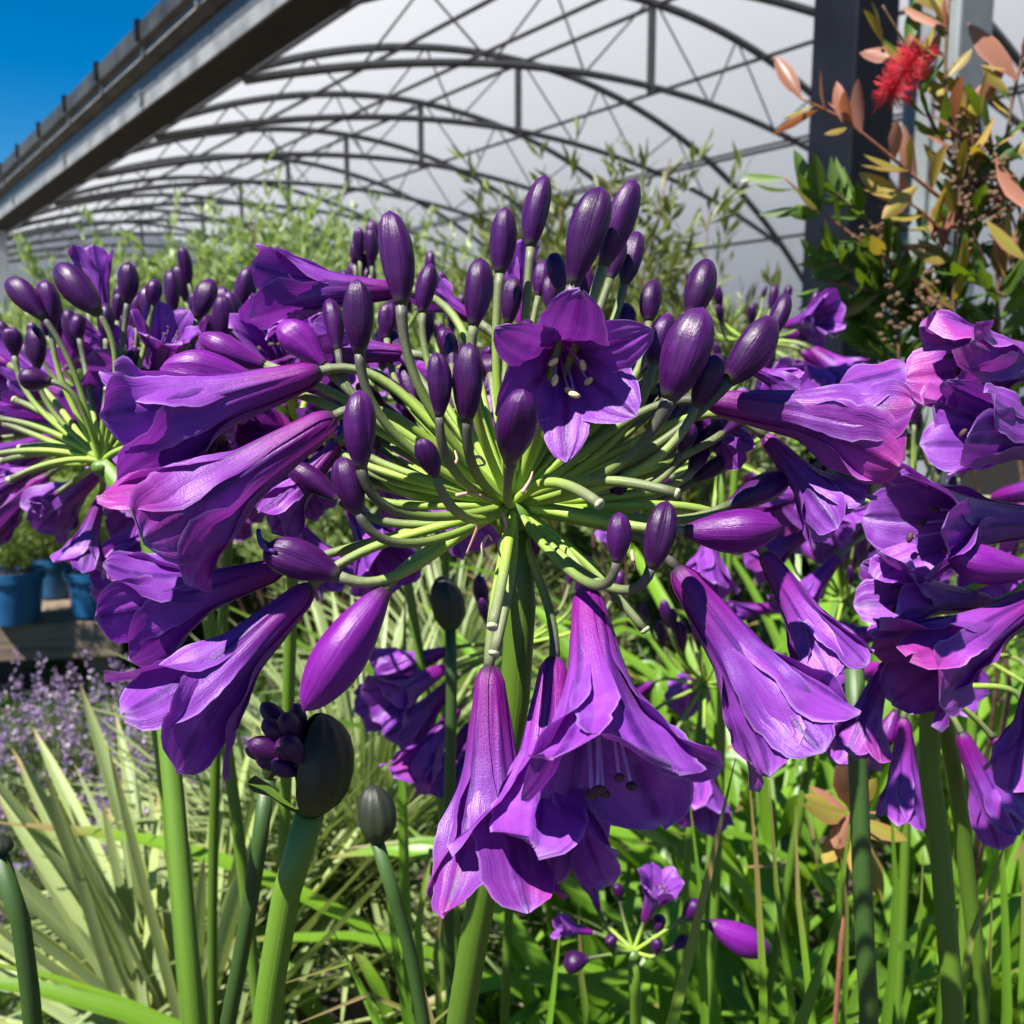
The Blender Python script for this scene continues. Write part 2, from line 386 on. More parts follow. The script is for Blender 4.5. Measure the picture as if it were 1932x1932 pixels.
# ------------------------------------------------------------------ greenhouse (local x across the span, y along the gutter)
def build_greenhouse():
    gh = thing('greenhouse', 'open-sided greenhouse with white film roof on arched grey steel trusses behind the flowers', 'greenhouse', (0, 0, 0), rotz=math.radians(36.8))
    C = 0.85; Y0, Y1 = -5.0, 27.0
    x0, xa, x1 = 2.80, 7.19, 11.58
    def arch(xs, xe, zs, za, n=41):
        t = np.linspace(-1, 1, n); hw = (xe - xs) / 2
        rise = za - zs; Rr = (hw * hw + rise * rise) / (2 * rise)
        x = t * hw; z = za - Rr + np.sqrt(Rr * Rr - x * x)
        return np.stack([x + (xs + xe) / 2, np.zeros(n), z], -1)
    top = arch(x0, x1, C + 2.40, C + 3.66); low = arch(x0 + 0.1, x1 - 0.1, C + 2.18, C + 2.86)
    def ext(c, xe):
        x = c[:, 0]; i = len(x) // 2; hw = (x[-1] - x[0]) / 2; rise = c[i, 2] - c[0, 2]; Rr = (hw * hw + rise * rise) / (2 * rise); n = 12
        xx = np.linspace(x[-1], xe, n + 1)[1:]; return np.vstack([c, np.stack([xx, 0 * xx, c[i, 2] - Rr + np.sqrt(Rr * Rr - (xx - x[i])**2)], -1)])
    top = ext(top, 13.36); low = ext(low, 12.2)
    def zat(c, x): return float(np.interp(x, c[:, 0], c[:, 2]))
    mt = {}
    V, F, U = tube(top, 0.044, 8); mt['top'] = mk('truss_arch', V, F, M['galv'], U)
    V, F, U = tube(low, 0.036, 8); mt['low'] = mk('lower_chord', V, F, M['galv'], U)
    V, F, U = box(xa - .03, xa + .03, -.03, .03, C + 2.80, C + 3.66); mt['post'] = mk('king_post', V, F, M['galv'], U, smooth=False)
    webs = []
    for xl, xt in [(3.9, 4.5), (5.2, 4.5), (5.2, 5.9), (6.3, 5.9), (6.3, 7.13), (8.08, 7.25), (8.08, 8.48), (9.18, 8.48), (9.18, 9.88), (10.5, 9.88)]:
        V, F, U = tube(np.array([[xl, 0, zat(low, xl)], [xt, 0, zat(top, xt)]]), 0.011, 6)
        webs.append(mk('web_brace', V, F, M['galv'], U))
    k = -5
    while True:
        y = 7.257 + 2.23 * k; k += 1
        if y > Y1 - 0.5: break
        tr = link('truss_arch', mt['top'], gh, (0, y, 0))
        link('lower_chord', mt['low'], tr); link('king_post', mt['post'], tr)
        for w in webs: link('web_brace', w, tr)
    for x in (3.8, 5.5, 7.19, 8.88, 10.55, 12.1):
        V, F, U = tube(np.array([[x, Y0, zat(top, x) - .045], [x, Y1, zat(top, x) - .045]]), 0.024, 8)
        link('purlin', mk('purlin', V, F, M['galv'], U), gh)
    for x in (4.9, 9.5):
        V, F, U = tube(np.array([[x, Y0, zat(low, x)], [x, Y1, zat(low, x)]]), 0.018, 8)
        link('tie_bar', mk('tie_bar', V, F, M['galv'], U), gh)
    # film: roof sheet, far side, end
    rf = top.copy(); rf[:, 2] += 0.07
    ny = 33; ys = np.linspace(Y0, Y1, ny)
    V = np.array([[p[0], y, p[2] - 0.012 * math.sin((y - 7.257) / 2.23 * math.pi)**2] for y in ys for p in rf])
    link('roof_film', mk('roof_film', V, gridF(ny, len(rf)), M['film']), gh)
    V, F, U = box(13.30, 13.32, Y0, Y1, 0, C + 0.98); link('side_film', mk('side_film', V, F, M['pale_film'], U, smooth=False), gh)
    e = rf[::4]; n = len(e)
    V = np.vstack([e + [0, Y1, 0], np.stack([e[:, 0], np.full(n, Y1), np.zeros(n)], -1)])
    link('end_film', mk('end_film', V, [(i, i + 1, n + i + 1, n + i) for i in range(n - 1)], M['film'], smooth=False), gh)
    # far gutter and near gutter beam
    bm_ = boxobj('gutter_beam', gh, M['beam'], 2.56, 2.87, Y0, Y1, C + 2.20, C + 2.24)
    boxobj('beam_lip', bm_, M['flange'], 2.535, 2.558, Y0, Y1, C + 2.195, C + 2.30)
    boxobj('beam_web', bm_, M['galv'], 2.63, 2.66, Y0, Y1, C + 2.24, C + 2.60)
    prof = [(x + .205, z) for x, z in [(2.50, 2.52), (2.40, 2.545), (2.345, 2.60), (2.335, 2.66), (2.29, 2.69), (2.285, 2.83), (2.30, 2.845), (2.31, 2.83), (2.32, 2.71), (2.50, 2.66)]]
    Vg = np.array([[x, y, C + z] for y in (Y0, Y1) for x, z in prof]); n = len(prof)
    gt = link('gutter', mk('gutter', Vg, [(i, (i + 1) % n, n + (i + 1) % n, n + i) for i in range(n)], M['gutterm'], smooth=False), gh)
    boxobj('gutter_trim', gt, M['flange'], 2.536, 2.544, Y0, Y1, C + 2.598, C + 2.612)
    for i in range(14):
        y = -1.0 + i * 1.35
        boxobj('gutter_bracket', gt, M['navy'], 2.467, 2.505, y, y + .07, C + 2.70, C + 2.865, bevel=.004)
        boxobj('gutter_bracket', gt, M['flange'], 2.525, 2.565, y + .02, y + .10, C + 2.60, C + 2.70, bevel=.004)
    for y in (-0.45, 3.4, 5.35, 8.6, 11.5, 14.6):
        c = boxobj('beam_clip', bm_, M['steel_light'], 2.505, 2.534, y, y + .05, C + 2.23, C + 2.30, bevel=.004)
        boxobj('clip_bolt', c, M['steel_light'], 2.49, 2.59, y + .065, y + .085, C + 2.295, C + 2.33, bevel=.004)
        boxobj('clip_bolt', c, M['steel_light'], 2.49, 2.59, y - .03, y - .01, C + 2.295, C + 2.33, bevel=.004)
    # columns
    c = boxobj('column', gh, M['navy'], 2.40, 2.60, 1.63, 1.78, 0, C + 2.195, bevel=.01)
    c['label'] = 'dark navy steel column'
    c = boxobj('column', gh, M['steel_light'], 2.76, 2.95, 1.54, 1.71, 0, C + 2.3, bevel=.01)
    c['label'] = 'pale galvanised steel post'
    boxobj('edge_strip', c, M['steel_light'], 2.735, 2.758, 1.60, 1.66, 0, C + 2.28)
    c = boxobj('column', gh, M['pale'], 2.45, 2.80, 17.0, 17.3, 0, C + 2.19, bevel=.01)
    c['label'] = 'pale end column under the gutter'
    return gh
build_greenhouse()

# ------------------------------------------------------------------ flower parts
def petal_geo(L, thend, outer, phi, seed, ruffle=1.0, wmul=1.0, nu=26, nv=15, th0=7.0, r0=0.055, bend=0.0, shortfall=1.0, twist=0.0, point=0.0):
    rg = np.random.default_rng(seed)
    u = np.linspace(0, 1, nu); u = np.where(u < .2, .2 * (u / .2)**1.5, u)
    uf = np.linspace(0, 1, 400)
    te = math.radians(thend)
    th = math.radians(th0) + (te - math.radians(th0)) * ss(uf, 0.24, 1.02)**1.2
    th = th + math.radians(rg.uniform(4, 16)) * ss(uf, 0.80, 1.05)           # lip recurves
    dz = np.cos(th); dr = np.sin(th)
    z = np.concatenate([[0], np.cumsum((dz[1:] + dz[:-1]) / 2)]) / 399; r = np.concatenate([[0], np.cumsum((dr[1:] + dr[:-1]) / 2)]) / 399
    S = L * shortfall
    z = np.interp(u, uf, z) * S; r = np.interp(u, uf, r) * S + r0 * L * (.30 + .70 * np.sqrt(np.clip(u / .075, 0, 1)))
    tu = np.interp(u, uf, th)
    cu = np.array([0, .15, .30, .45, .58, .70, .80, .88, .94, .98, 1.0]); cw = np.array([.24, .32, .42, .62, .86, 1.0, 1.0, .93, .76, .50, .10])
    cw = cw * (1 - point) + point * np.array([.24, .32, .42, .64, .90, 1.0, .90, .70, .46, .24, .04])
    wf = np.interp(uf, cu, cw); ker = np.ones(11) / 11
    wf = np.convolve(np.pad(wf, 5, mode='edge'), ker, 'valid'); wf[-12:] = np.interp(uf[-12:], cu, cw)
    W = (0.155 if outer else 0.205) * L * wmul * np.interp(u, uf, wf)
    v = np.linspace(-1, 1, nv)
    rho = r * (1 + 1.3 * ss(u, 0.35, 0.9)) + 1e-6
    if outer: r = r + 0.010 * L
    U, Vv = np.meshgrid(u, v, indexing='ij')
    jag = np.ones((nu, 2))
    for s in range(2):
        for f, a in ((5, .03), (11, .025), (19, .015)):
            jag[:, s] += a * np.sin(2 * np.pi * (f * u + rg.uniform())) * ss(u, .4, .7)
    Wv = W[:, None] * np.where(Vv < 0, jag[:, :1], jag[:, 1:])
    ang = np.clip(Vv * Wv / rho[:, None], -1.35, 1.35)
    lat = rho[:, None] * np.sin(ang) + (Vv * Wv - np.clip(Vv * Wv, -1.35 * rho[:, None], 1.35 * rho[:, None])) * .2
    rad = -rho[:, None] * (1 - np.cos(ang)) * (1 - 0.55 * ss(U, .45, .95))
    # ruffles, ridge, pleats, in the direction of the surface normal
    d = np.zeros_like(U)
    for s in (-1, 1):
        f1, f2 = rg.uniform(1.0, 1.7), rg.uniform(2.8, 4.6)
        wv = 0.040 * np.sin(2 * np.pi * (f1 * U + rg.uniform())) + 0.016 * np.sin(2 * np.pi * (f2 * U + rg.uniform()))
        d += np.where(Vv * s > 0, np.abs(Vv)**1.7 * wv, 0) * ss(U, .36, .75) * ruffle * L
    d += L * 0.016 * rg.uniform(-1, 1) * np.sin(2 * np.pi * (U * 1.1 + rg.uniform())) * ss(U, .4, .8)
    d += L * (0.009 * np.exp(-(Vv / .14)**2) - 0.0045 * np.exp(-((np.abs(Vv) - .30) / .14)**2)) * ss(U, .08, .3) * (1 - .5 * ss(U, .8, 1))
    d += L * 0.0032 * np.sin(Vv * 15 + rg.uniform(0, 6)) * ss(U, .3, .6)
    for q in range(5):
        d += L * 0.0016 * np.sin(rg.uniform(2, 7) * U + rg.uniform(-5, 5) * Vv + rg.uniform(0, 6)) * ss(U, .3, .7) * min(1.4, ruffle)
    ct, st = np.cos(tu)[:, None], np.sin(tu)[:, None]
    RR = r[:, None] + rad + d * ct
    ZZ = z[:, None] + (-rad * 0.0) - d * st
    if twist: 
        a = twist * ss(U, .4, 1); lat, RR2 = lat * np.cos(a), RR + lat * np.sin(a); RR = RR2
    X = RR * math.cos(phi) - lat * math.sin(phi); Y = RR * math.sin(phi) + lat * math.cos(phi)
    if bend:
        Y = Y + bend * L * (ZZ / L)**2
    Vt = np.stack([X, Y, ZZ], -1).reshape(-1, 3)
    UV = np.stack([Vv * .5 + .5, U], -1).reshape(-1, 2)
    return Vt, gridF(nu, nv), UV

def stamen_geo(L, phi, seed, reach=0.85, yellow=False, bend=0.0):
    rg = np.random.default_rng(seed); n = 14
    t = np.linspace(0, 1, n); rr = L * (0.03 + 0.045 * t + rg.uniform(.0, .05) * t**2)
    a = phi + .5 * t * rg.uniform(-1, 1)
    zz = L * (0.15 + (reach - .15) * t)
    pts = np.stack([rr * np.cos(a), rr * np.sin(a) - .05 * L * t**2 + bend * L * (zz / L)**2, zz], -1)
    fil = tube(pts, 0.0078 * L, 6)
    k = 9; s = np.linspace(-1, 1, k); e = pts[-1]
    dirv = np.array([math.cos(a[-1] + 1.2), math.sin(a[-1] + 1.2), rg.uniform(.1, .6)]); dirv /= np.linalg.norm(dirv)
    ap = e + dirv[None] * (s[:, None] * 0.034 * L)
    an = tube(ap, 0.019 * L * np.sqrt(np.clip(1 - s**2, 0.03, 1)), 8)
    return join([(*fil, 0), (*an, 1)])

def tube_geo(L, r0=0.055, n=14):
    t = np.linspace(0, 1, 6)
    return tube(np.stack([0 * t, 0 * t, L * (0.16 * t - .012)], -1), L * (np.array([.2, .5, .72, .8, .8, .8]) * (r0 + .006) + .10 * .16 * t), n, True)

def make_flower_data(L, thend, seed, ruffle=1.0, wmul=1.0, nu=26, nv=15, bend=0.0, yellow=False, stamens=True, aged=False, spread=7.0, r0=.055, override=None, dark_fil=False, reach=None, point=0.0):
    rg = random.Random(seed)
    mat = M['petal_aged'] if aged else M['petal']
    pet = []
    for k in range(6):
        outer = k % 2 == 0
        te = thend + rg.uniform(-spread, spread) + (4 if outer else -2)
        sh = rg.uniform(1.02, 1.12)
        if override and k in override: te = override[k][0]; sh = override[k][1]
        V, F, U = petal_geo(L, te, outer, k * math.pi / 3 + rg.uniform(-.10, .10), seed * 17 + k, ruffle * rg.uniform(.7, 1.2), wmul, nu, nv, bend=bend, shortfall=sh, r0=r0, twist=rg.uniform(-.25, .25), point=point)
        pet.append(mk('petal', V, F, mat, U))
    V, F, U = tube_geo(L, r0); tb = mk('flower', V, F, mat, U)
    st = []
    if stamens:
        for k in range(6):
            V, F, U, fm = stamen_geo(L, k * math.pi / 3 + .5, seed * 31 + k, (reach or 0.80) + rg.uniform(-.07, .10), yellow, bend)
            st.append(mk('stamen', V, F, [M['filament_dark'] if dark_fil else M['filament'], M['anther_y'] if yellow else M['anther_d']], U, fmat=fm))
    return tb, pet, st

def place_flower(parent, data, mat4):
    tb, pet, st = data
    f = link('flower', tb, parent, mat4=mat4)
    for p in pet: link('petal', p, f)
    for s in st: link('stamen', s, f)
    return f

def bud_geo(L, w, seed, big=False, nu=20, n=24):
    rg = np.random.default_rng(seed)
    if big: ct = [0, .05, .2, .4, .58, .72, .85, .93, .98, 1]; cr = [.30, .34, .58, .86, 1.0, .95, .72, .46, .24, .02]
    else: ct = [0, .05, .15, .32, .52, .70, .84, .93, .98, 1]; cr = [.33, .38, .58, .85, 1.0, .98, .80, .54, .30, .03]
    ct = np.array(ct) ** rg.uniform(.85, 1.2); t = 1 - (1 - np.linspace(0, 1, nu))**1.25
    from_c = np.interp(np.linspace(0, 1, 240), ct, cr); from_c = np.convolve(np.pad(from_c, 9, mode='edge'), np.ones(19) / 19, 'valid'); from_c[-14:] *= np.sqrt(np.linspace(1, 0.0, 14))
    r = np.interp(t, np.linspace(0, 1, 240), from_c) * w / 2
    ph = np.linspace(0, 2 * np.pi, n, endpoint=False); o = rg.uniform(0, 6)
    mod = 1 + .045 * np.cos(3 * (ph - o)) - (.18 if big else .15) * np.exp(-((np.abs(np.sin(1.5 * (ph - o - math.pi / 3)))) / .16)**2)
    k = ss(t, .10, .5)[:, None]
    Rr = r[:, None] * (1 + (mod[None] - 1) * k)
    bx, by = rg.uniform(-.11, .11, 2)
    X = Rr * np.cos(ph) + (bx * L * t**2)[:, None]; Y = Rr * np.sin(ph) + (by * L * t**2)[:, None]; Z = np.repeat((t * L)[:, None], n, 1)
    V = np.stack([X, Y, Z], -1).reshape(-1, 3)
    UV = np.stack([np.repeat(np.abs(np.linspace(-1, 1, n))[None], nu, 0), np.repeat(t[:, None], n, 1)], -1).reshape(-1, 2)
    F = gridF(nu, n, 0, True); F.append(tuple(range(n))[::-1]); F.append(tuple((nu - 1) * n + j for j in range(n)))
    return V, F, UV

def pedicel_pts(H, B, d, L, droop=0.35, n=18):
    H = Vector(H); B = Vector(B); d = Vector(d).normalized()
    s = (B - H); l = s.length; s = s.normalized()
    p1 = H + (s - d * droop).normalized() * l * 0.42
    p2 = B - d * l * 0.34
    return bez(H, p1, p2, B, n)

def add_pedicel(plant, H, B, d, r=0.00125, dark=False, droop=0.35, n=18, seg=10, endr=1.15):
    o = plant.location
    pts = pedicel_pts(Vector(H) - o, Vector(B) + Vector(d).normalized() * .0006 - o, d, 0, droop, n)
    t = np.linspace(0, 1, n)
    rad = r * (1 + .15 * (1 - ss(t, 0, .2)) + (endr - 1) * ss(t, .8, 1))
    V, F, U = tube(pts, rad, seg)
    link('pedicel', mk('pedicel', V, F, M['pedicel_dark' if dark else 'pedicel'], U), plant)

def add_bud(plant, B, T, w, seed, big=False, nu=20, n=24):
    B = Vector(B); T = Vector(T); d = T - B
    V, F, U = bud_geo(d.length, w, seed, big, nu, n)
    link('bud', mk('bud', V, F, M['big_bud' if big else 'bud'], U), plant, mat4=axis_matrix(B - plant.location, d, seed * 1.3))

def add_scape(plant, pts, r0, r1, n=30, name='stem', mat='scape'):
    o = np.array(plant.location); p = spline(pts, n) - o
    V, F, U = tube(p, np.linspace(r0, r1, n), 16)
    U[:, 1] = 1 - U[:, 1]
    return link(name, mk(name, V, F, M[mat], U), plant)

def add_hub(plant, H, r=0.0055):
    t = np.linspace(0, 1, 8)
    V, F, U = tube(np.stack([0 * t, 0 * t, (t * 1.7 - 1.25) * r], -1), r * np.array([.55, .75, .95, 1, .98, .85, .55, .1]), 14)
    link('receptacle', mk('receptacle', V, F, M['scape'], U), plant, Vector(H) - plant.location)

# ------------------------------------------------------------------ the agapanthus in focus
D0 = 0.205
PXM = D0 / FP
def main_umbel():
    base = Vector((-0.035, 0.30, 0))
    pl = thing('agapanthus', 'large dark purple agapanthus head in full bloom with upright dark buds and snipped stalks', 'flower', base)
    H = P(966, 952, D0)
    add_hub(pl, H, 0.0052)
    add_scape(pl, [base, base + (P(868, 1932, .235) - base) * .35, base + (P(868, 1932, .235) - base) * .7, P(868, 1932, .235), P(900, 1740, .226), P(955, 1430, .214), P(982, 1180, .208), P(968, 965, D0)], 0.0039, 0.0034, 40)
    def Q(px, py, dz): return P(px, py, D0 + dz * .01)
    # base px, base depth(cm), mouth px, mouth depth, flare, roll, seed, options
    FL = [
        ((606, 700), .3, (225, 815), -.6, 31, 0.3, 3, dict(ruffle=1.25, wmul=1.2)),
        ((632, 785), -.9, (290, 1010), -1.8, 25, 1.2, 8, dict(ruffle=1.2, aged=True, wmul=1.15)),
        ((536, 1070), .6, (225, 1165), .1, 34, .2, 5, dict(ruffle=1.2, wmul=1.2)),
        ((588, 1105), -.6, (310, 1370), -1.6, 36, .8, 21, dict(ruffle=1.1, wmul=1.25)),
        ((923, 1255), -1.0, (925, 1680), -2.2, 22, .1, 33, dict(ruffle=1.0, aged=True, wmul=.95)),
        ((1046, 1240), -.5, (1015, 1635), -2.6, 36, .5, 41, dict(ruffle=1.1, wmul=1.1)),
        ((1106, 1108), -1.2, (1150, 1515), -4.0, 42, 0.1, 52, dict(ruffle=1.0, wmul=1.2, yellow=False, reach=.95)),
        ((1275, 1070), -.9, (1510, 1400), -1.8, 24, .4, 61, dict(ruffle=1.3, wmul=1.05)),
        ((1440, 1040), .8, (1575, 1260), .3, 24, .9, 72, dict(ruffle=.7)),
        ((1332, 756), 0, (1690, 805), -.5, 27, .6, 83, dict(ruffle=1.3, wmul=1.1, aged=True)),
        ((1440, 820), .9, (1590, 980), .3, 28, .1, 91, dict(ruffle=.7)),
        ((1062, 655), .8, (1074, 716), -2.7, 48, .5, 104, dict(ruffle=.5, wmul=.98, point=.8, yellow=True, reach=.66, spread=4)),
        ((755, 548), 2.6, (490, 545), 2.0, 30, .35, 112, dict(ruffle=1.2)),
        ((775, 668), 2.2, (590, 655), 1.9, 30, .9, 123, dict()),
        ((640, 835), .9, (505, 985), .5, 24, .5, 134, dict()),
        ((905, 610), 3.2, (800, 545), 3.4, 30, .5, 143, dict()),
        ((985, 620), 3.0, (975, 480), 3.2, 20, .5, 151, dict()),
        ((1400, 690), 2.4, (1500, 730), 2.6, 30, .2, 163, dict()),
        ((1290, 760), 2.6, (1400, 850), 3.0, 30, .7, 171, dict()),
    ]
    for b, bd, m, md, fl, roll, seed, op in FL:
        B = Q(*b, bd); T = Q(*m, md); d = T - B
        hero = bd < 2
        data = make_flower_data(d.length, fl, seed, nu=30 if hero else 18, nv=19 if hero else 11, **op)
        place_flower(pl, data, axis_matrix(B - base, d, roll))
        add_pedicel(pl, H, B, d, 0.00105, dark=(seed in (61, 83, 41)), droop=0.1)
    # buds: base px, tip px, width px, base depth sign or value, tip depth shift, dark stalk
    BD = [
        ((757, 578), (757, 395), 72, -1.2, 0, 1), ((678, 668), (675, 525), 62, -1.4, -.2, 1), ((637, 662), (628, 560), 42, .6, .2, 1),
        ((797, 592), (803, 495), 42, 1.2, 0, 0), ((893, 617), (914, 485), 60, -1.6, 0, 0), ((943, 518), (956, 395), 56, -.4, .1, 0),
        ((1001, 468), (1012, 328), 55, .6, .1, 0), ((1080, 542), (1126, 345), 80, -1.2, -.2, 1), ((1138, 503), (1192, 339), 64, -.4, 0, 0),
        ((1150, 528), (1178, 440), 46, .8, .2, 0), ((1178, 538), (1203, 434), 50, 1.4, .2, 0), ((1058, 552), (1048, 478), 42, 1.4, .2, 0),
        ((1036, 585), (1042, 520), 36, 1.9, .2, 0), ((959, 612), (969, 520), 44, .6, 0, 0), ((984, 660), (990, 600), 38, -.8, 0, 0),
        ((1224, 608), (1224, 524), 46, 1.4, .2, 0), ((1302, 598), (1342, 489), 62, 1.2, .2, 0), ((1262, 755), (1328, 578), 98, -1.9, -.3, 1),
        ((1372, 722), (1470, 604), 78, -1.0, 0, 1), ((1312, 770), (1352, 668), 54, -1.2, 0, 0), ((1232, 690), (1250, 588), 55, .4, 0, 0),
        ((1180, 645), (1182, 568), 46, 1.6, 0, 0), ((829, 788), (835, 664), 52, -2.6, -.1, 1), ((880, 798), (888, 645), 64, -2.4, -.2, 1),
        ((962, 872), (980, 741), 82, -2.6, -1.0, 1), ((682, 885), (668, 735), 68, -2.2, -.2, 1), ((822, 900), (798, 824), 48, -3.2, -.2, 0),
        ((678, 970), (640, 862), 62, -2.0, -.1, 1), ((1163, 1062), (1172, 966), 52, -3.0, 0, 1), ((1228, 1074), (1264, 944), 64, -2.4, 0, 1),
        ((1160, 948), (1172, 888), 40, .5, 0, 0), ((1284, 854), (1304, 794), 42, .8, 0, 0), ((708, 862), (711, 790), 26, 1.0, 0, 0),
        ((642, 945), (548, 868), 52, .2, .2, 1), ((1015, 560), (1030, 490), 36, 2.4, .1, 0), ((1108, 590), (1100, 500), 40, 2.0, .1, 0),
        ((850, 680), (842, 615), 40, 2.5, .1, 0), ((730, 640), (728, 570), 40, 2.4, .1, 0), ((1450, 640), (1490, 560), 40, 2.6, .3, 0),
    ]
    for i, (b, t, w, z, dz, dk) in enumerate(BD):
        B = Q(*b, z); T = Q(*t, z + dz); d = T - B
        add_bud(pl, B, T, .92 * w * (D0 + z * .01) / FP, 200 + i)
        add_pedicel(pl, H, B, d, 0.00098 if w > 44 else .0008, dark=bool(dk), droop=0.42 if z < .5 else .2, endr=.33 * w * (D0 + z * .01) / FP / 2 / (0.00098 if w > 44 else .0008))
    BB = [((726, 1112), (566, 1340), 100, -1.0, -.8), ((640, 1088), (505, 1022), 76, -1.2, 0), ((1292, 1002), (1474, 1010), 86, -1.2, -.2),
          ((492, 724), (307, 684), 86, .8, -.2), ((502, 690), (368, 648), 62, 1.8, 0), ((614, 692), (535, 605), 66, .6, .2), ((1368, 958), (1500, 893), 56, .4, .4)]
    for i, (b, t, w, z, dz) in enumerate(BB):
        B = Q(*b, z); T = Q(*t, z + dz); d = T - B
        if i in (1, 6): add_bud(pl, B, T, w * (D0 + z * .01) / FP, 260 + i)
        else: add_bud(pl, B, T, w * (D0 + z * .01) / FP, 260 + i, True, 24, 28)
        add_pedicel(pl, H, B, d, 0.00108, droop=.05)
    # curled style on the withered flower
    pts = spline([Q(512, 1030, -1.3), Q(490, 1015, -1.4), Q(488, 1000, -1.5), Q(494, 1030, -1.6), Q(520, 1042, -1.6)], 16) - np.array(base)
    V, F, U = tube(pts, .0005, 7); link('style', mk('style', V, F, M['filament_dark'], U), pl)
    # stalks snipped short, pale cut ends
    for e, z, c in [((1277, 931), -1.8, (1100, 880)), ((1131, 951), -2.6, (1040, 880)), ((929, 1182), -2.9, (960, 1040)), ((932, 1232), -2.2, (975, 1060)), ((1217, 1188), -1.2, (1120, 1060))]:
        E = Q(*e, z); Cc = Q(*c, z * .6)
        pts = bez(H, H + (Cc - H) * .5, Cc, E, 20) - np.array(base)
        V, F, U = tube(pts, 0.00108, 12)
        s = link('snipped_stalk', mk('snipped_stalk', V, F, M['pedicel'], U), pl)
        d = (pts[-1] - pts[-3]); d = d / np.linalg.norm(d)
        V, F, U = tube(np.array([pts[-1] - d * .0002, pts[-1] + d * .0004, pts[-1] + d * .0006]), np.array([.00114, .00108, .0006]), 12)
        link('cut_end', mk('cut_end', V, F, M['cut'], U), s)
    # extra stalks filling the far side of the whorl
    for i in range(52):
        a = R.uniform(-.5, math.pi + .5); e = (966 + 360 * math.cos(a) * R.uniform(.7, 1.1), 830 - 120 * math.sin(a) + R.uniform(-40, 60))
        B = Q(*e, R.uniform(1.2, 3.2)); T = Q(e[0] + R.uniform(-30, 30) + 60 * math.cos(a), e[1] - R.uniform(40, 75), R.uniform(2.2, 3.4))
        add_pedicel(pl, H, B, T - B, .00088, droop=.3)
        add_bud(pl, B, T, R.uniform(.0034, .0052), 400 + i, nu=14, n=16)
    # little dry bracts curling round the hub
    for p in [[(915, 1050), (910, 1030), (922, 1010), (928, 1020)], [(948, 965), (955, 1000), (940, 1030), (948, 1060)], [(905, 985), (895, 1010), (880, 1045)],
              [(880, 870), (905, 862), (915, 875), (895, 880)], [(855, 880), (862, 868), (858, 850)], [(860, 935), (890, 930), (930, 945)], [(1195, 1060), (1192, 1040), (1200, 1075)], [(985, 930), (1000, 905), (1005, 890)]]:
        z = R.uniform(-2.0, -.8)
        pts = spline([Q(*q, z + .1 * k) for k, q in enumerate(p)], 14) - np.array(base)
        V, F, U = tube(pts, np.linspace(.00045, .00018, 14), 6); link('bract', mk('bract', V, F, M['bract'], U), pl)
    return pl
main_umbel()
# ------------------------------------------------------------------ other agapanthus
LIB = [make_flower_data(0.045, th, 900 + i, nu=16, nv=9, stamens=(i % 2 == 0), aged=(i == 3), wmul=1.15) for i, th in enumerate((26, 32, 22, 28, 36))]
BUDLIB = []
for i, (L_, w_) in enumerate(((.019, .0075), (.016, .006), (.013, .005), (.021, .008))):
    V, F, U = bud_geo(L_, w_, 800 + i, nu=14, n=16); BUDLIB.append(mk('bud', V, F, M['bud'], U))
V, F, U = bud_geo(.030, .0095, 805, True, 16, 18); BIGBUD = mk('bud', V, F, M['big_bud'], U)

def ground_stem(pl, H, lean=(0, 0), r0=.0032, r1=.0026):
    b = pl.location
    mid = [b + (H - b) * t + Vector((lean[0] * math.sin(math.pi * t), lean[1] * math.sin(math.pi * t), 0)) for t in (0, .25, .5, .75, .92)]
    add_scape(pl, mid + [H], r0, r1, 26)

def generic_umbel(label, hub, d, nf, nb, seed, scale=1.0, base=None, ped=.050, flo=(-40, 25), up=(15, 88), azf=None):
    rg = random.Random(seed); H = P(*hub, d)
    b = Vector(base) if base else Vector((H.x + rg.uniform(-.05, .05), H.y + rg.uniform(0, .08), 0))
    pl = thing('agapanthus', label, 'flower', b)
    ground_stem(pl, H, (rg.uniform(-.03, .03), 0)); add_hub(pl, H, .0034 * scale)
    for i in range(nf):
        az = azf(rg) if azf else (i + rg.uniform(-.3, .3)) / nf * 2 * math.pi; el = math.radians(rg.uniform(*flo))
        v = Vector((math.cos(az) * math.cos(el), math.sin(az) * math.cos(el), math.sin(el)))
        B = H + v * ped * scale * rg.uniform(.8, 1.1); dd = (v + Vector((0, 0, rg.uniform(-.6, .05)))).normalized()
        s = scale * rg.uniform(.85, 1.1)
        place_flower(pl, LIB[rg.randrange(5)], axis_matrix(B - b, dd, rg.uniform(0, 6)) @ Matrix.Scale(s, 4))
        add_pedicel(pl, H, B, dd, .0012 * scale, droop=-.1, n=8, seg=7)
    for i in range(nb):
        az = rg.uniform(0, 2 * math.pi); el = math.radians(rg.uniform(*up))
        v = Vector((math.cos(az) * math.cos(el), math.sin(az) * math.cos(el), math.sin(el)))
        B = H + v * ped * scale * rg.uniform(.7, 1.15); dd = (v * .5 + Vector((0, 0, 1))).normalized()
        link('bud', BUDLIB[rg.randrange(4)], pl, mat4=axis_matrix(B - b, dd, rg.uniform(0, 6)) @ Matrix.Scale(scale * rg.uniform(.8, 1.15), 4))
        add_pedicel(pl, H, B, dd, .001 * scale, droop=.3, n=9, seg=7)
    return pl

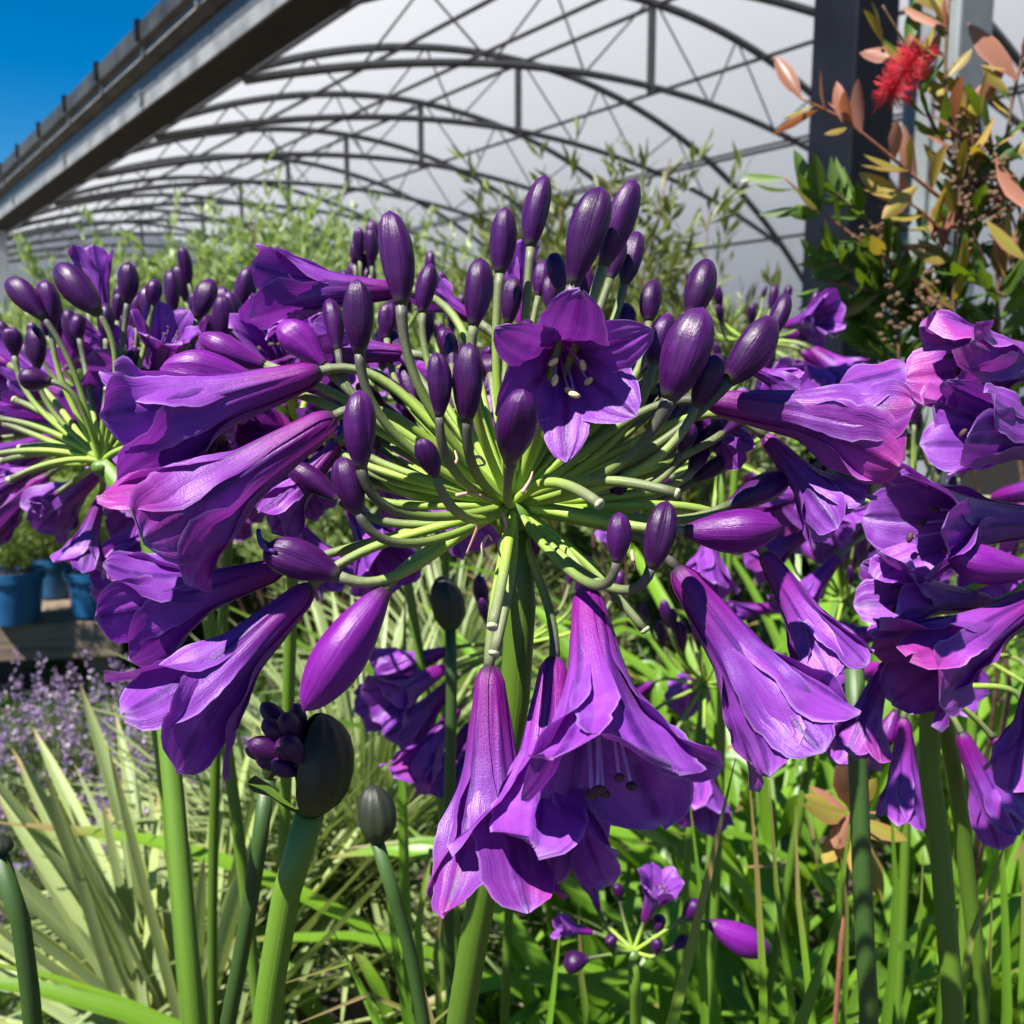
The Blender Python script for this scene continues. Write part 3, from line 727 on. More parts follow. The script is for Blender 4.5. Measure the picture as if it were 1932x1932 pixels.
def listed_umbel(label, hub, d, base, flowers, buds, snips=(), nu=22, nv=13, stem=None, pr=.0010):
    H = P(*hub, d); b = Vector(base)
    pl = thing('agapanthus', label, 'flower', b)
    if stem: 
        q = [P(*s) for s in stem]; e = q[-1]
        add_scape(pl, [b, b + (e - b) * .4, b + (e - b) * .75, b + (e - b) * .92] + q[::-1] + [H], .0034, .0029, 40)
    else: ground_stem(pl, H)
    add_hub(pl, H, .0033)
    for i, (bp, bd, mp, md, fl, roll, seed, op) in enumerate(flowers):
        B = P(*bp, d + bd * .01); T = P(*mp, d + md * .01); dd = T - B
        place_flower(pl, make_flower_data(dd.length, fl, seed, nu=nu, nv=nv, **op), axis_matrix(B - b, dd, roll))
        add_pedicel(pl, H, B, dd, pr, droop=0.05)
    for i, (bp, tp, w, z, big) in enumerate(buds):
        B = P(*bp, d + z * .01); T = P(*tp, d + z * .01); dd = T - B
        add_bud(pl, B, T, w * d / FP, int(d * 1000) + i, bool(big), 16, 18)
        add_pedicel(pl, H, B, dd, pr * .85, dark=(i % 3 == 0), droop=.25)
    for e, z in snips:
        E = P(*e, d + z * .01); pts = bez(H, H + (E - H) * .3 + Vector((0, 0, .004)), H + (E - H) * .7 + Vector((0, 0, .003)), E, 12) - np.array(b)
        V, F, U = tube(pts, pr, 9); s = link('snipped_stalk', mk('snipped_stalk', V, F, M['pedicel'], U), pl)
        dv = pts[-1] - pts[-2]; dv = dv / np.linalg.norm(dv)
        V, F, U = tube(np.array([pts[-1] - dv * .0002, pts[-1] + dv * .0008, pts[-1] + dv * .0012]), pr * np.array([1.25, 1.2, .7]), 9); link('cut_end', mk('cut_end', V, F, M['cut'], U), s)
    return pl

# left neighbour, hub beside the mouth of the left blooms
listed_umbel('purple agapanthus head with bare snipped green stalks beyond the left-hand trumpets', (192, 872), .29, (-.10, .36, 0),
    [((190, 938), 1.2, (148, 1072), 1.0, 34, .2, 301, dict(wmul=1.1)), ((200, 610), 2.5, (172, 478), 2.7, 12, .4, 302, dict()),
     ((60, 890), .5, (-60, 950), .3, 30, .5, 303, dict()), ((10, 800), 1, (-100, 760), 1, 30, .1, 304, dict()), ((290, 720), 2.0, (318, 605), .4, 40, .6, 305, dict()),
     ((20, 690), 2.5, (-70, 640), 2.6, 30, .1, 306, dict()), ((240, 700), 3.2, (215, 640), 1.6, 40, .9, 307, dict()), ((100, 790), 2.6, (20, 740), 2.4, 30, .9, 308, dict()),
     ((330, 720), 3.0, (420, 640), 2.6, 30, .9, 309, dict()), ((95, 880), 3.0, (10, 905), 3.2, 28, .3, 310, dict()), ((110, 930), 2.8, (70, 960), 2.2, 30, .3, 311, dict())],
    [((84, 602), (18, 518), 46, -.5, 0), ((98, 625), (96, 527), 42, -.2, 0), ((186, 592), (104, 492), 58, -.8, 0), ((240, 572), (247, 495), 40, .5, 0), ((286, 577), (291, 525), 32, .8, 0),
     ((28, 672), (24, 618), 36, .5, 0), ((70, 695), (70, 613), 38, .2, 0), ((98, 720), (38, 712), 44, -1.0, 0), ((372, 602), (398, 524), 44, 1.5, 0), ((420, 640), (426, 558), 44, 1.2, 0), ((200, 640), (198, 570), 34, 1.8, 0), ((255, 705), (250, 655), 34, 1.0, 0),
     ((150, 640), (140, 590), 32, 2.0, 0), ((320, 640), (340, 590), 34, 2.2, 0)],
    [((233, 662), .5), ((203, 737), -.6), ((293, 850), -.5), ((20, 905), -.6), ((0, 790), .3), ((40, 845), 1.0), ((-20, 860), .4), ((60, 800), 1.6), ((5, 870), 1.5), ((30, 755), 1.2)],
    stem=[(248, 925, .294), (296, 1080, .292), (308, 1300, .285), (325, 1470, .278), (345, 1700, .27), (368, 1932, .268)])

# right neighbour, hub just outside the frame
listed_umbel('purple agapanthus head with wrinkled blooms and long dark stamens standing at the right edge', (2030, 1010), .235, (.235, .34, 0),
    [((2060, 690), .2, (1765, 680), -.4, 22, .3, 501, dict(ruffle=1.5, aged=True, wmul=1.05)), ((2070, 850), -.6, (1800, 800), -1.2, 20, .7, 502, dict(wmul=1.05, dark_fil=True)),
     ((2010, 985), .5, (1700, 985), -.2, 32, .1, 503, dict(ruffle=1.2, wmul=1.05)), ((1870, 1135), .9, (1660, 1120), .2, 32, .6, 504, dict(wmul=1.05)),
     ((1985, 1110), -.3, (1720, 1270), -1.0, 22, .9, 505, dict(ruffle=1.4, aged=True, wmul=1.05)), ((1672, 1250), 1.2, (1612, 1420), .8, 24, .2, 506, dict(aged=True)),
     ((1960, 1250), 1.0, (1935, 1470), 1.2, 24, .8, 511, dict())],
    [((1952, 1075), (1782, 1070), 74, -.9, 1)],
    nu=28, nv=17, stem=[(1960, 1100, .245), (1800, 1250, .262), (1752, 1340, .27), (1770, 1560, .275), (1800, 1932, .28)])
# loose drooping heads right of the central bloom
listed_umbel('drooping dark violet agapanthus florets hanging beneath the right-edge bloom', (1760, 1290), .31, (.14, .46, 0),
    [((1705, 1352), -.2, (1706, 1540), -.2, 13, .2, 521, dict(wmul=.9)), ((1812, 1380), -.2, (1895, 1560), -.2, 15, .6, 522, dict()), ((1872, 1390), .6, (1950, 1490), .6, 14, .6, 523, dict()),
     ((1640, 1300), .9, (1600, 1440), .9, 26, .4, 524, dict()), ((1930, 1330), 0, (1940, 1440), 0, 14, .4, 525, dict())],
    [((1690, 1340), (1660, 1420), 40, .5, 1)], stem=[(1790, 1400, .33), (1830, 1700, .35), (1850, 1932, .36)])
# small head low in front of the strap leaves
listed_umbel('small sparse agapanthus head nearly over, below the central trumpets', (1195, 1795), .40, (.10, .55, 0),
    [((1215, 1740), 0, (1248, 1655), -1.0, 40, .2, 541, dict()), ((1120, 1760), 0, (1050, 1745), -.3, 26, .2, 542, dict()), ((1130, 1720), 1, (1110, 1650), .8, 24, .2, 543, dict())],
    [((1110, 1808), (1062, 1818), 40, -.5, 0), ((1290, 1730), (1325, 1702), 38, -.5, 0), ((1240, 1760), (1245, 1725), 26, 0, 0), ((1160, 1785), (1148, 1765), 24, -.6, 0), ((1238, 1800), (1240, 1768), 24, -.3, 0), ((1338, 1742), (1458, 1802), 60, .3, 1), ((1170, 1700), (1165, 1665), 22, .4, 0), ((1268, 1790), (1300, 1770), 24, .4, 0)],
    pr=.0009)

generic_umbel('agapanthus head with many open blooms and dark buds behind the central umbel', (560, 800), .37, 12, 14, 61, base=(-.17, .52, 0))
generic_umbel('agapanthus head among the grey-green shrubs, mostly small dark buds', (700, 700), .50, 9, 22, 62)
generic_umbel('agapanthus head crowded between the snipped left head and the central umbel', (345, 840), .40, 12, 14, 63)
generic_umbel('agapanthus head with pale stalk whorl beside the dark column', (1405, 640), .62, 11, 12, 64, .85, up=(5, 50), flo=(-30, 20), azf=lambda rg: rg.uniform(-1.2, 1.0))
generic_umbel('half-hidden agapanthus head hanging behind the central stem', (985, 1215), .50, 11, 8, 65, flo=(-75, 0), base=(-.01, .58, 0), azf=lambda rg: math.pi + rg.uniform(-1.1, 1.1))
generic_umbel('blurred agapanthus head of tiny buds low behind the right trumpets', (1590, 1130), .58, 4, 24, 66, .85)
generic_umbel('blurred agapanthus head behind the right-hand buds of the central umbel', (1360, 860), .52, 10, 10, 67)
generic_umbel('blurred agapanthus head below the dark column', (1720, 960), .50, 12, 10, 68)
generic_umbel('blurred agapanthus head in shade behind the lower right trumpets', (1330, 1290), .60, 8, 10, 69)
generic_umbel('blurred agapanthus head by the lower right bloom of the right-edge umbel', (1840, 1230), .50, 8, 10, 70)

generic_umbel('agapanthus head of mixed buds and blooms between the two leafy spires and the snipped head', (450, 740), .47, 10, 18, 71)
generic_umbel('agapanthus head tucked behind the snipped left head', (215, 800), .44, 10, 16, 72)
generic_umbel('far agapanthus head just behind the tallest dark buds', (840, 720), .60, 10, 16, 73)

def lathe(prof, n, phi0=0.0, phi1=2 * math.pi):
    full = abs(phi1 - phi0 - 2 * math.pi) < 1e-6
    ph = np.linspace(phi0, phi1, n, endpoint=not full)
    V = np.array([[r * math.cos(a), r * math.sin(a), z] for r, z in prof for a in ph])
    UV = np.array([[abs(2 * (j / (n - 1)) - 1), i / (len(prof) - 1)] for i in range(len(prof)) for j in range(n)])
    return V, gridF(len(prof), n, 0, full), UV

def sheath_stem(label, pts, d0, rpx, head, base, opened=False, r=.0036, headlen=None, tone='spathe'):
    """closed flower head in its papery sheath at the top of a stem"""
    b = Vector(base); pl = thing('agapanthus_bud_stem', label, 'flower bud', b)
    q = [P(*p) for p in pts]; e = q[-1]
    add_scape(pl, [b, b + (e - b) * .5, b + (e - b) * .85] + q[::-1], r * 1.15, r, 36, mat='scape' if opened else 'scape_shaded')
    top = P(*head, d0); dv = top - q[0]; L_ = dv.length; w = rpx * d0 / FP
    pr = [(.30, -.01), (.44, .03), (.76, .14), (.97, .28), (1.03, .45), (.99, .62), (.84, .78), (.58, .90), (.30, .97), (.03, 1.0)]
    prof = [(a * w, z * L_) for a, z in pr]
    if not opened:
        V, F, U = lathe(prof, 40); aa = np.arctan2(V[:, 1], V[:, 0]); V[:, :2] *= (1 + .035 * np.sin(9 * aa) + .05 * np.sin(aa * 2 + 1))[:, None]; V[:, 0] += .12 * L_ * (V[:, 2] / L_)**2; link('sheath', mk('sheath', V, F, M[tone], U), pl, mat4=axis_matrix(q[0] - b, dv))
    else:
        # the sheath has split: a hooded half shell at one side, a small reflexed valve and the young buds between
        mt = axis_matrix(q[0] - b, dv)
        inv = mt.to_3x3().inverted(); left = inv @ Vector((-1, -.25, .1)); a0 = math.atan2(left.y, left.x)
        V, F, U = lathe(prof, 46, a0 + 1.05, a0 + 2 * math.pi - 1.05); aa = np.arctan2(V[:, 1], V[:, 0]); V[:, :2] *= (1 + .03 * np.sin(11 * aa))[:, None]
        o = link('sheath', mk('sheath', V, F, M[tone], U), pl, mat4=mt)
        sol = o.modifiers.new('thick', 'SOLIDIFY'); sol.thickness = .0004
        vp = [(.3 * w, 0), (.8 * w, .10 * L_), (1.25 * w, .22 * L_), (1.7 * w, .28 * L_)]
        V, F, U = lathe(vp, 7, a0 - .45, a0 + .45); s2 = link('sheath', mk('sheath', V, F, M['scape'], U), pl, mat4=mt)
        rg = random.Random(5)
        for (px, py), (tx, ty), ww, z in [((555, 1450), (480, 1425), 42, 0), ((560, 1440), (470, 1395), 44, -.3), ((560, 1420), (505, 1350), 40, -.1), ((560, 1400), (498, 1322), 38, .3), ((565, 1400), (530, 1345), 40, -.5),
                                          ((570, 1430), (520, 1400), 44, -.7), ((575, 1390), (548, 1330), 34, 0), ((560, 1460), (510, 1440), 34, -.6), ((570, 1440), (540, 1385), 38, -.8), ((540, 1430), (462, 1410), 36, .4)]:
            B = P(px, py, d0 + z * .01); T = P(tx, ty, d0 + z * .01 - .001); add_bud(pl, B, T, ww * d0 / FP, rg.randrange(9999), False, 14, 16)
    return pl
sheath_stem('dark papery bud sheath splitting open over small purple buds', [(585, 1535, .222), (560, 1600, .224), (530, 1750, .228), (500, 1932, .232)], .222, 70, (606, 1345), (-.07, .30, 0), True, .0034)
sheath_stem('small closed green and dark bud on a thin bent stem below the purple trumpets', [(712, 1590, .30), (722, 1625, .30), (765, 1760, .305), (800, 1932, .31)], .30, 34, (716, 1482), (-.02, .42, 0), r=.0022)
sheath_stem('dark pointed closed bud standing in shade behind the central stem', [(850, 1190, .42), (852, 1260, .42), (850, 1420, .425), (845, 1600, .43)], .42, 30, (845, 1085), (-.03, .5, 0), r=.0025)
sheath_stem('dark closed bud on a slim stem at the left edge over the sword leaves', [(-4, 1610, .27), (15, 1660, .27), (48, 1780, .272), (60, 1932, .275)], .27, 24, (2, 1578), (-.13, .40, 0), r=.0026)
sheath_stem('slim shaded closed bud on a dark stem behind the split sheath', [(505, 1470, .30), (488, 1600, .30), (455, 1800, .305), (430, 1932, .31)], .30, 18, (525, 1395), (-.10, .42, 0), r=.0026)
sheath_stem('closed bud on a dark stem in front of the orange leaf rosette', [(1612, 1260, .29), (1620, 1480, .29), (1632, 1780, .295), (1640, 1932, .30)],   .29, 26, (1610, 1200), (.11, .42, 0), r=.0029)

# ------------------------------------------------------------------ strap leaves
def strip(pts, width, face, fold=.25, nv=5, n=14, taper=(.75, .5)):
    """leaf blade along a curve; face = the direction its upper side looks"""
    p = spline(pts, n); T = np.gradient(p, axis=0); T /= np.linalg.norm(T, axis=1)[:, None]
    f = np.array(face, dtype=float); S = np.cross(T, f); S /= np.linalg.norm(S, axis=1)[:, None] + 1e-9
    Nn = np.cross(S, T)
    t = np.linspace(0, 1, n); w = width / 2 * np.clip(np.interp(t, [0, .12, .5, .8, .93, 1], [.7, .9, 1, .78, .42, .04]), 0, 1)
    v = np.linspace(-1, 1, nv)
    V = p[:, None] + S[:, None] * (w[:, None] * v[None])[..., None] - Nn[:, None] * (w[:, None] * fold * (1 - np.abs(v[None])))[..., None]
    UV = np.stack(np.meshgrid(t, v * .5 + .5, indexing='ij')[::-1], -1).reshape(-1, 2)
    return V.reshape(-1, 3), gridF(n, nv), UV

def leaf_obj(plant, pts, width, face, mat, name='leaf', **k):
    o = np.array(plant.location)
    V, F, U = strip([np.array(list(q)) - o for q in pts], width, face, **k)
    return link(name, mk(name, V, F, M[mat], U), plant)

cl = thing('agapanthus_leaves', 'tall bright green strap leaves rising in front of the low foliage', 'leaf clump', (.12, .45, 0))
for pts, d, w in [([(1388, 1430), (1335, 1660), (1268, 1932)], .30, 42), ([(1412, 1450), (1432, 1700), (1442, 1932)], .38, 26), ([(1452, 1470), (1472, 1750), (1500, 1932)], .37, 28),
                  ([(1606, 1530), (1568, 1790), (1500, 1960)], .34, 42), ([(1908, 1560), (1850, 1700), (1812, 1880)], .33, 40), ([(1872, 1680), (1862, 1932)], .36, 28), ([(1930, 1600), (1925, 1932)], .40, 22),
                  ([(1742, 1600), (1738, 1760), (1700, 1932)], .38, 24), ([(1300, 1500), (1322, 1700), (1330, 1932)], .42, 24), ([(1500, 1520), (1510, 1750), (1535, 1932)], .40, 26), ([(1680, 1500), (1690, 1750), (1672, 1932)], .42, 30), ([(1580, 1560), (1600, 1760), (1590, 1932)], .44, 24),
                  ([(1060, 1720), (1050, 1830), (1035, 1932)], .42, 30), ([(1090, 1700), (1095, 1830), (1110, 1932)], .44, 32), ([(1800, 1600), (1780, 1800), (1770, 1932)], .42, 24), ([(1880, 1450), (1895, 1700), (1900, 1932)], .46, 26)]:
    q = [P(x, y, d) for x, y in pts][::-1]; e = q[0]
    root = Vector((e.x * .9 + R.uniform(-.02, .02), e.y + .10, 0)); mid = e + (root - e) * .5 + Vector((0, .01, 0))
    leaf_obj(cl, [root, mid] + q, w * d / FP, (R.uniform(-.6, .3), -1, .5), 'strap', n=18)
cl2 = thing('agapanthus_leaves', 'arching green strap leaves low between the pale sword leaves and the central stem', 'leaf clump', (-.05, .5, 0))
for pts, d, w in [([(770, 1770), (795, 1850), (818, 1932)], .32, 40), ([(672, 1690), (710, 1760), (760, 1860), (790, 1960)], .40, 22), ([(720, 1600), (740, 1750), (770, 1932)], .42, 34), ([(770, 1560), (765, 1750), (770, 1932)], .45, 26),
                  ([(905, 1620), (840, 1560), (800, 1640), (790, 1800), (800, 1932)], .48, 26), ([(520, 1860), (600, 1800), (700, 1850), (720, 1960)], .42, 22), ([(560, 1932), (640, 1870), (760, 1900)], .42, 24), ([(840, 1660), (822, 1800), (830, 1932)], .46, 28),
                  ([(620, 1740), (660, 1820), (720, 1932)], .46, 20), ([(900, 1860), (840, 1870), (800, 1932)], .4, 18), ([(765, 1100), (762, 1300), (760, 1550), (770, 1800)], .55, 26)]:
    q = [P(x, y, d) for x, y in pts][::-1]; e = q[0]
    root = Vector((e.x * .9 + R.uniform(-.02, .02), e.y + .12, 0)); mid = e + (root - e) * .5
    leaf_obj(cl2, [root, mid] + q, w * d / FP, (R.uniform(-.6, .3), -1, .6), 'strap', n=18)

STRAPS = []
for i in range(8):
    h = 1.0; lean = R.uniform(.15, .75); tip = R.uniform(-.25, .12)
    pts = [(0, 0, 0), (lean * .12, 0, .35), (lean * .42, 0, .72), (lean * .8, 0, .92 + tip * .3), (lean * 1.1, 0, .98 + tip)]
    V, F, U = strip(pts, .042, (-1, R.uniform(-.3, .3), .6), n=14)
    STRAPS.append(mk('leaf', V, F, M['strap'], U))
def clump(label, x, y, n, h, seed, meshes, group=None, spread=.04, cat='leaf clump', name='agapanthus_leaves', wide=1.0, tiltmax=.25):
    rg = random.Random(seed); c = thing(name, label, cat, (x, y, 0), group)
    for i in range(n):
        s = h * rg.uniform(.65, 1.1)
        m4 = Matrix.Translation((rg.uniform(-spread, spread), rg.uniform(-spread, spread), 0)) @ Matrix.Rotation(rg.uniform(0, 6.283), 4, 'Z') @ Matrix.Rotation(rg.uniform(-.1, tiltmax), 4, 'Y') @ Matrix.Diagonal((s, s * wide * rg.uniform(.8, 1.2), s, 1))
        link('leaf', meshes[rg.randrange(len(meshes))], c, mat4=m4)
    return c
k = 0
for x, y, h in [(.02, .62, .50), (.14, .60, .54), (.25, .62, .56), (.35, .66, .56), (.10, .78, .55), (.22, .80, .58), (.36, .84, .60), (.48, .80, .60), (-.06, .72, .30), (.30, 1.0, .62), (.46, 1.05, .64), (.62, 1.0, .64), (.12, 1.0, .56), (.60, 1.3, .66), (.40, 1.35, .66), (.20, 1.3, .60), (-.02, 1.0, .36), (.26, .46, .42), (.16, .48, .40), (.34, .50, .42)]:
    clump('clump of green strap leaves among the agapanthus stems', x, y, 15, h, 700 + k, STRAPS, 'agapanthus leaf clumps', wide=.036 / .042); k += 1

# ------------------------------------------------------------------ sword-leaved plant, bottom left
yu = thing('yucca', 'stiff pale grey-green sword leaves fanning out beside the lavender', 'yucca', P(340, 2150, .78) * 1.0)
yu.location.z = 0
yb = P(330, 2020, .76)
tips = [(-5, 1508), (46, 1518), (84, 1450), (140, 1440), (204, 1408), (250, 1432), (46, 1600), (-40, 1590), (-60, 1660), (-80, 1740), (-80, 1800), (-60, 1860), (-30, 1905), (300, 1490), (170, 1610), (350, 1470), (100, 1560), (-90, 1700), (230, 1560), (400, 1560), (-60, 1930), (280, 1600), (450, 1640), (190, 1500), (330, 1560), (60, 1680), (130, 1700), (0, 1720), (500, 1700), (420, 1500)]
for i, (x, y) in enumerate(tips):
    d = .70 + R.uniform(-.08, .16); e = P(x, y, d); s = yb + Vector((R.uniform(-.03, .03), R.uniform(-.03, .03), R.uniform(-.03, .02)))
    mid = s + (e - s) * .55 + Vector((0, 0, R.uniform(-.005, .012)))
    leaf_obj(yu, [s, mid, e], R.uniform(16, 27) * .72 / FP, (R.uniform(-.4, .2), -1, R.uniform(.3, 1.0)), 'yucca', fold=.18, n=12)
SW = []
for i in range(5):
    c = R.uniform(-.06, .10); V, F, U = strip([(0, 0, 0), (c * .3, 0, .35), (c * .8, 0, .7), (c * 1.6, 0, 1.0)], .055, (-1, .3, .3), fold=.3, n=10); SW.append(mk('leaf', V, F, M['yucca'], U))
for i in range(60):
    a = R.uniform(0, 6.283); ti = R.uniform(.2, 1.25); s = R.uniform(.24, .34)
    m4 = Matrix.Translation(yb - yu.location + Vector((0, .03, -.02))) @ Matrix.Rotation(a, 4, 'Z') @ Matrix.Rotation(ti, 4, 'Y') @ Matrix.Diagonal((s, s * .8, s, 1))
    link('leaf', SW[i % 5], yu, mat4=m4)
tk = spline([(0, 0, 0), tuple((yb - yu.location) * .6), tuple(yb - yu.location)], 10)
V, F, U = tube(tk, np.linspace(.03, .04, 10), 12); link('trunk', mk('trunk', V, F, M['twig'], U), yu)

TF = []
for i in range(6):
    c = R.uniform(.02, .30); V, F, U = strip([(0, 0, 0), (c * .15, 0, .35), (c * .6, 0, .7), (c * 1.3, 0, .96)], .020, (-1, .2, .3), fold=.3, n=9, nv=3); TF.append(mk('leaf', V, F, M['tuft'], U))
def tuft(label, px, py, d, n, s0, s1, seed, tmax=1.2):
    b = P(px, py, d); t = thing('tufted_grass_tree', label, 'tufted plant', (b.x, b.y, 0)); rg = random.Random(seed)
    V, F, U = tube(np.array([[0, 0, 0], [0, 0, b.z * .5], [0, 0, b.z]]), [.03, .03, .025], 10); link('trunk', mk('trunk', V, F, M['twig'], U), t)
    for i in range(n):
        s = rg.uniform(s0, s1)
        m4 = Matrix.Translation((0, 0, b.z - .01)) @ Matrix.Rotation(rg.uniform(0, 6.283), 4, 'Z') @ Matrix.Rotation(rg.uniform(0, 1)**.7 * tmax, 4, 'Y') @ Matrix.Diagonal((s, s, s, 1))
        link('leaf', TF[rg.randrange(6)], t, mat4=m4)
tuft('dense tuft of pale narrow leaves radiating behind the split bud sheath', 690, 1640, 1.0, 280, .24, .36, 5, 1.35)
tuft('tuft of pale narrow leaves between the sword leaves and the thin bud stem', 520, 1800, .95, 200, .22, .32, 6, 1.2)
tuft('tuft of narrow leaves farther back behind the hanging half-hidden bloom', 850, 1330, 1.5, 220, .25, .36, 8, 1.4)

# ------------------------------------------------------------------ leaf clouds for shrubs
def cloud(pos, direc, length, width, rg, fold=.15, bend=.0):
    n = len(pos); d = direc / (np.linalg.norm(direc, axis=1)[:, None] + 1e-9)
    q = rg.normal(size=(n, 3)); s = np.cross(d, q); s /= np.linalg.norm(s, axis=1)[:, None] + 1e-9; nn = np.cross(s, d)
    L_ = length[:, None]; w = width[:, None]
    a = pos; m1 = pos + d * L_ * .45 + s * w * .5 + nn * w * fold; m2 = pos + d * L_ * .45 - s * w * .5 + nn * w * fold; t = pos + d * L_ - nn * L_ * bend
    c = pos + d * L_ * .5
    V = np.stack([a, m1, c, m2, t], 1).reshape(-1, 3)
    i = np.arange(n)[:, None] * 5
    F = np.concatenate([i + np.array([[0, 1, 2]]), i + np.array([[1, 4, 2]]), i + np.array([[0, 2, 3]]), i + np.array([[2, 4, 3]])], 0)
    uv = np.tile(np.array([[.5, 0], [1, .45], [.5, .5], [0, .45], [.5, 1]]), (n, 1))
    rn = np.repeat(rg.uniform(0, 1, n), 5)
    return V, F, uv, rn

def shrub(name, label, cat, x, y, h, spread, nst, ntw, nlf, ll, lw, mat, seed, group=None, ang=.7, low=.25, twl=.18, z0=0.0, twig='twig', stem_r=.004, upright=.6, hmin=.62, parent=None, partname='foliage'):
    rg = np.random.default_rng(seed)
    t = parent or thing(name, label, cat, (x, y, z0), group)
    off = np.array([0, 0, 0.0]); twigs = []; stems = []
    for i in range(nst):
        a = rg.uniform(0, 6.283); rr = spread * math.sqrt(rg.uniform(0, 1)); hh = h * rg.uniform(hmin, 1.0) * (1 - .2 * rr / spread)
        e = np.array([math.cos(a) * rr, math.sin(a) * rr, hh]); b = np.array([math.cos(a) * rr * .25, math.sin(a) * rr * .25, 0])
        c = b + (e - b) * .5 + np.array([rg.normal(0, .03), rg.normal(0, .03), 0]) * h
        p = spline([b, c, e], 14); stems.append(p); twigs.append((p[int(14 * low):], nlf))
        for k in range(ntw):
            j = rg.integers(int(14 * low), 13); d = np.array([rg.normal(), rg.normal(), upright + rg.uniform(0, .8)]); d /= np.linalg.norm(d)
            l = twl * h * rg.uniform(.5, 1.1); q = p[j] + d[None] * (np.linspace(0, 1, 6) * l)[:, None] + np.array([0, 0, 1])[None] * (np.linspace(0, 1, 6)**2 * l * .3)[:, None]
            twigs.append((q, nlf // 2))
    parts = [tube(p, np.linspace(stem_r, stem_r * .3, len(p)), 5) for p in stems]
    V, F, U, fm = join(parts); link('branches', mk('branches', V, F, M[twig], U), t)
    pos, dr = [], []
    for p, n in twigs:
        s = rg.uniform(0, len(p) - 1.001, n); i = s.astype(int); f = (s - i)[:, None]
        q = p[i] * (1 - f) + p[i + 1] * f; T = p[i + 1] - p[i]; T /= np.linalg.norm(T, axis=1)[:, None] + 1e-9
        o = rg.normal(size=(n, 3)); o -= T * np.sum(o * T, 1)[:, None]; o /= np.linalg.norm(o, axis=1)[:, None]
        pos.append(q); dr.append(T * math.cos(ang) + o * math.sin(ang))
    pos = np.vstack(pos); dr = np.vstack(dr); n = len(pos)
    V, F, uv, rn = cloud(pos, dr, ll * rg.uniform(.6, 1.2, n), lw * rg.uniform(.7, 1.2, n), rg)
    o = link(partname, mk(partname, V, F, M[mat], uv, rn, smooth=False), t); o['kind'] = 'stuff'
    return t

def ground_at(px, d): 
    p = P(px, 725, d); return p.x, p.y
def top_h(py, d): return P(966, py, d).z
k = 0
SHL = {0: 'grey-green shrub beside the pale end column of the greenhouse', 3: 'bushiest grey-green shrub with a broad leafy top under the gutter', 4: 'grey-green shrub with the tallest upright leafy spires', 5: 'slim grey-green shrub just behind the tallest leafy spires',
       8: 'narrow pale green shrub beside the slim wispy shrub', 9: 'grey-green shrub directly behind the slim wispy shrub', 10: 'grey-green shrub in front of the tall dark wispy shrub', 11: 'grey-green shrub between the tall wispy shrub and the loose dark one', 12: 'low grey-green shrub behind the snipped agapanthus head', 14: 'grey-green shrub between the loose dark shrub and the navy column'}
for px, d, py, sp, nst in [(70, 3.0, 470, .26, 28), (180, 2.7, 440, .25, 26), (300, 2.9, 400, .27, 30), (400, 2.8, 385, .27, 34), (520, 2.7, 318, .22, 26), (585, 2.9, 330, .2, 22), (650, 2.4, 395, .24, 26), (760, 2.8, 400, .25, 24), (860, 2.5, 375, .2, 20), (960, 2.8, 400, .24, 24), (1080, 2.4, 470, .26, 26), (1260, 2.6, 480, .26, 24), (150, 3.2, 520, .22, 24), (340, 3.1, 480, .22, 26), (1400, 2.8, 520, .24, 22), (1180, 2.0, 560, .2, 20)]:
    x, y = ground_at(px, d)
    lab = SHL.get(k, 'bushy grey-green small-leaved shrub under the greenhouse edge')
    shrub('olive_shrub', lab, 'shrub', x, y, top_h(py, d) * .97, sp, nst + 10, 14, 60, .040, .0120, 'olive', 1000 + k, 'grey-green shrubs under the roof', ang=.6, hmin=.78, low=.35); k += 1
x, y = ground_at(1185, 1.9)
shrub('wispy_shrub', 'tall wispy dark shrub with a few yellowing leaves in front of the trusses', 'shrub', x, y, top_h(150, 1.9), .24, 15, 13, 34, .052, .0110, 'wispy', 2001, ang=.6, low=.45, twl=.15, hmin=.72)
x, y = ground_at(985, 2.1)
shrub('wispy_shrub', 'slim wispy shrub with yellow-green tips left of the tall dark one', 'shrub', x, y, top_h(250, 2.1), .14, 9, 10, 30, .045, .0110, 'wispy', 2002, ang=.6, low=.5, twl=.15, hmin=.75)
x, y = ground_at(1330, 2.1)
shrub('wispy_shrub', 'loose dark shrub near the foot of the arches', 'shrub', x, y, top_h(330, 2.1), .18, 12, 10, 32, .045, .0105, 'wispy', 2003, ang=.6, low=.4, twl=.15, hmin=.7)

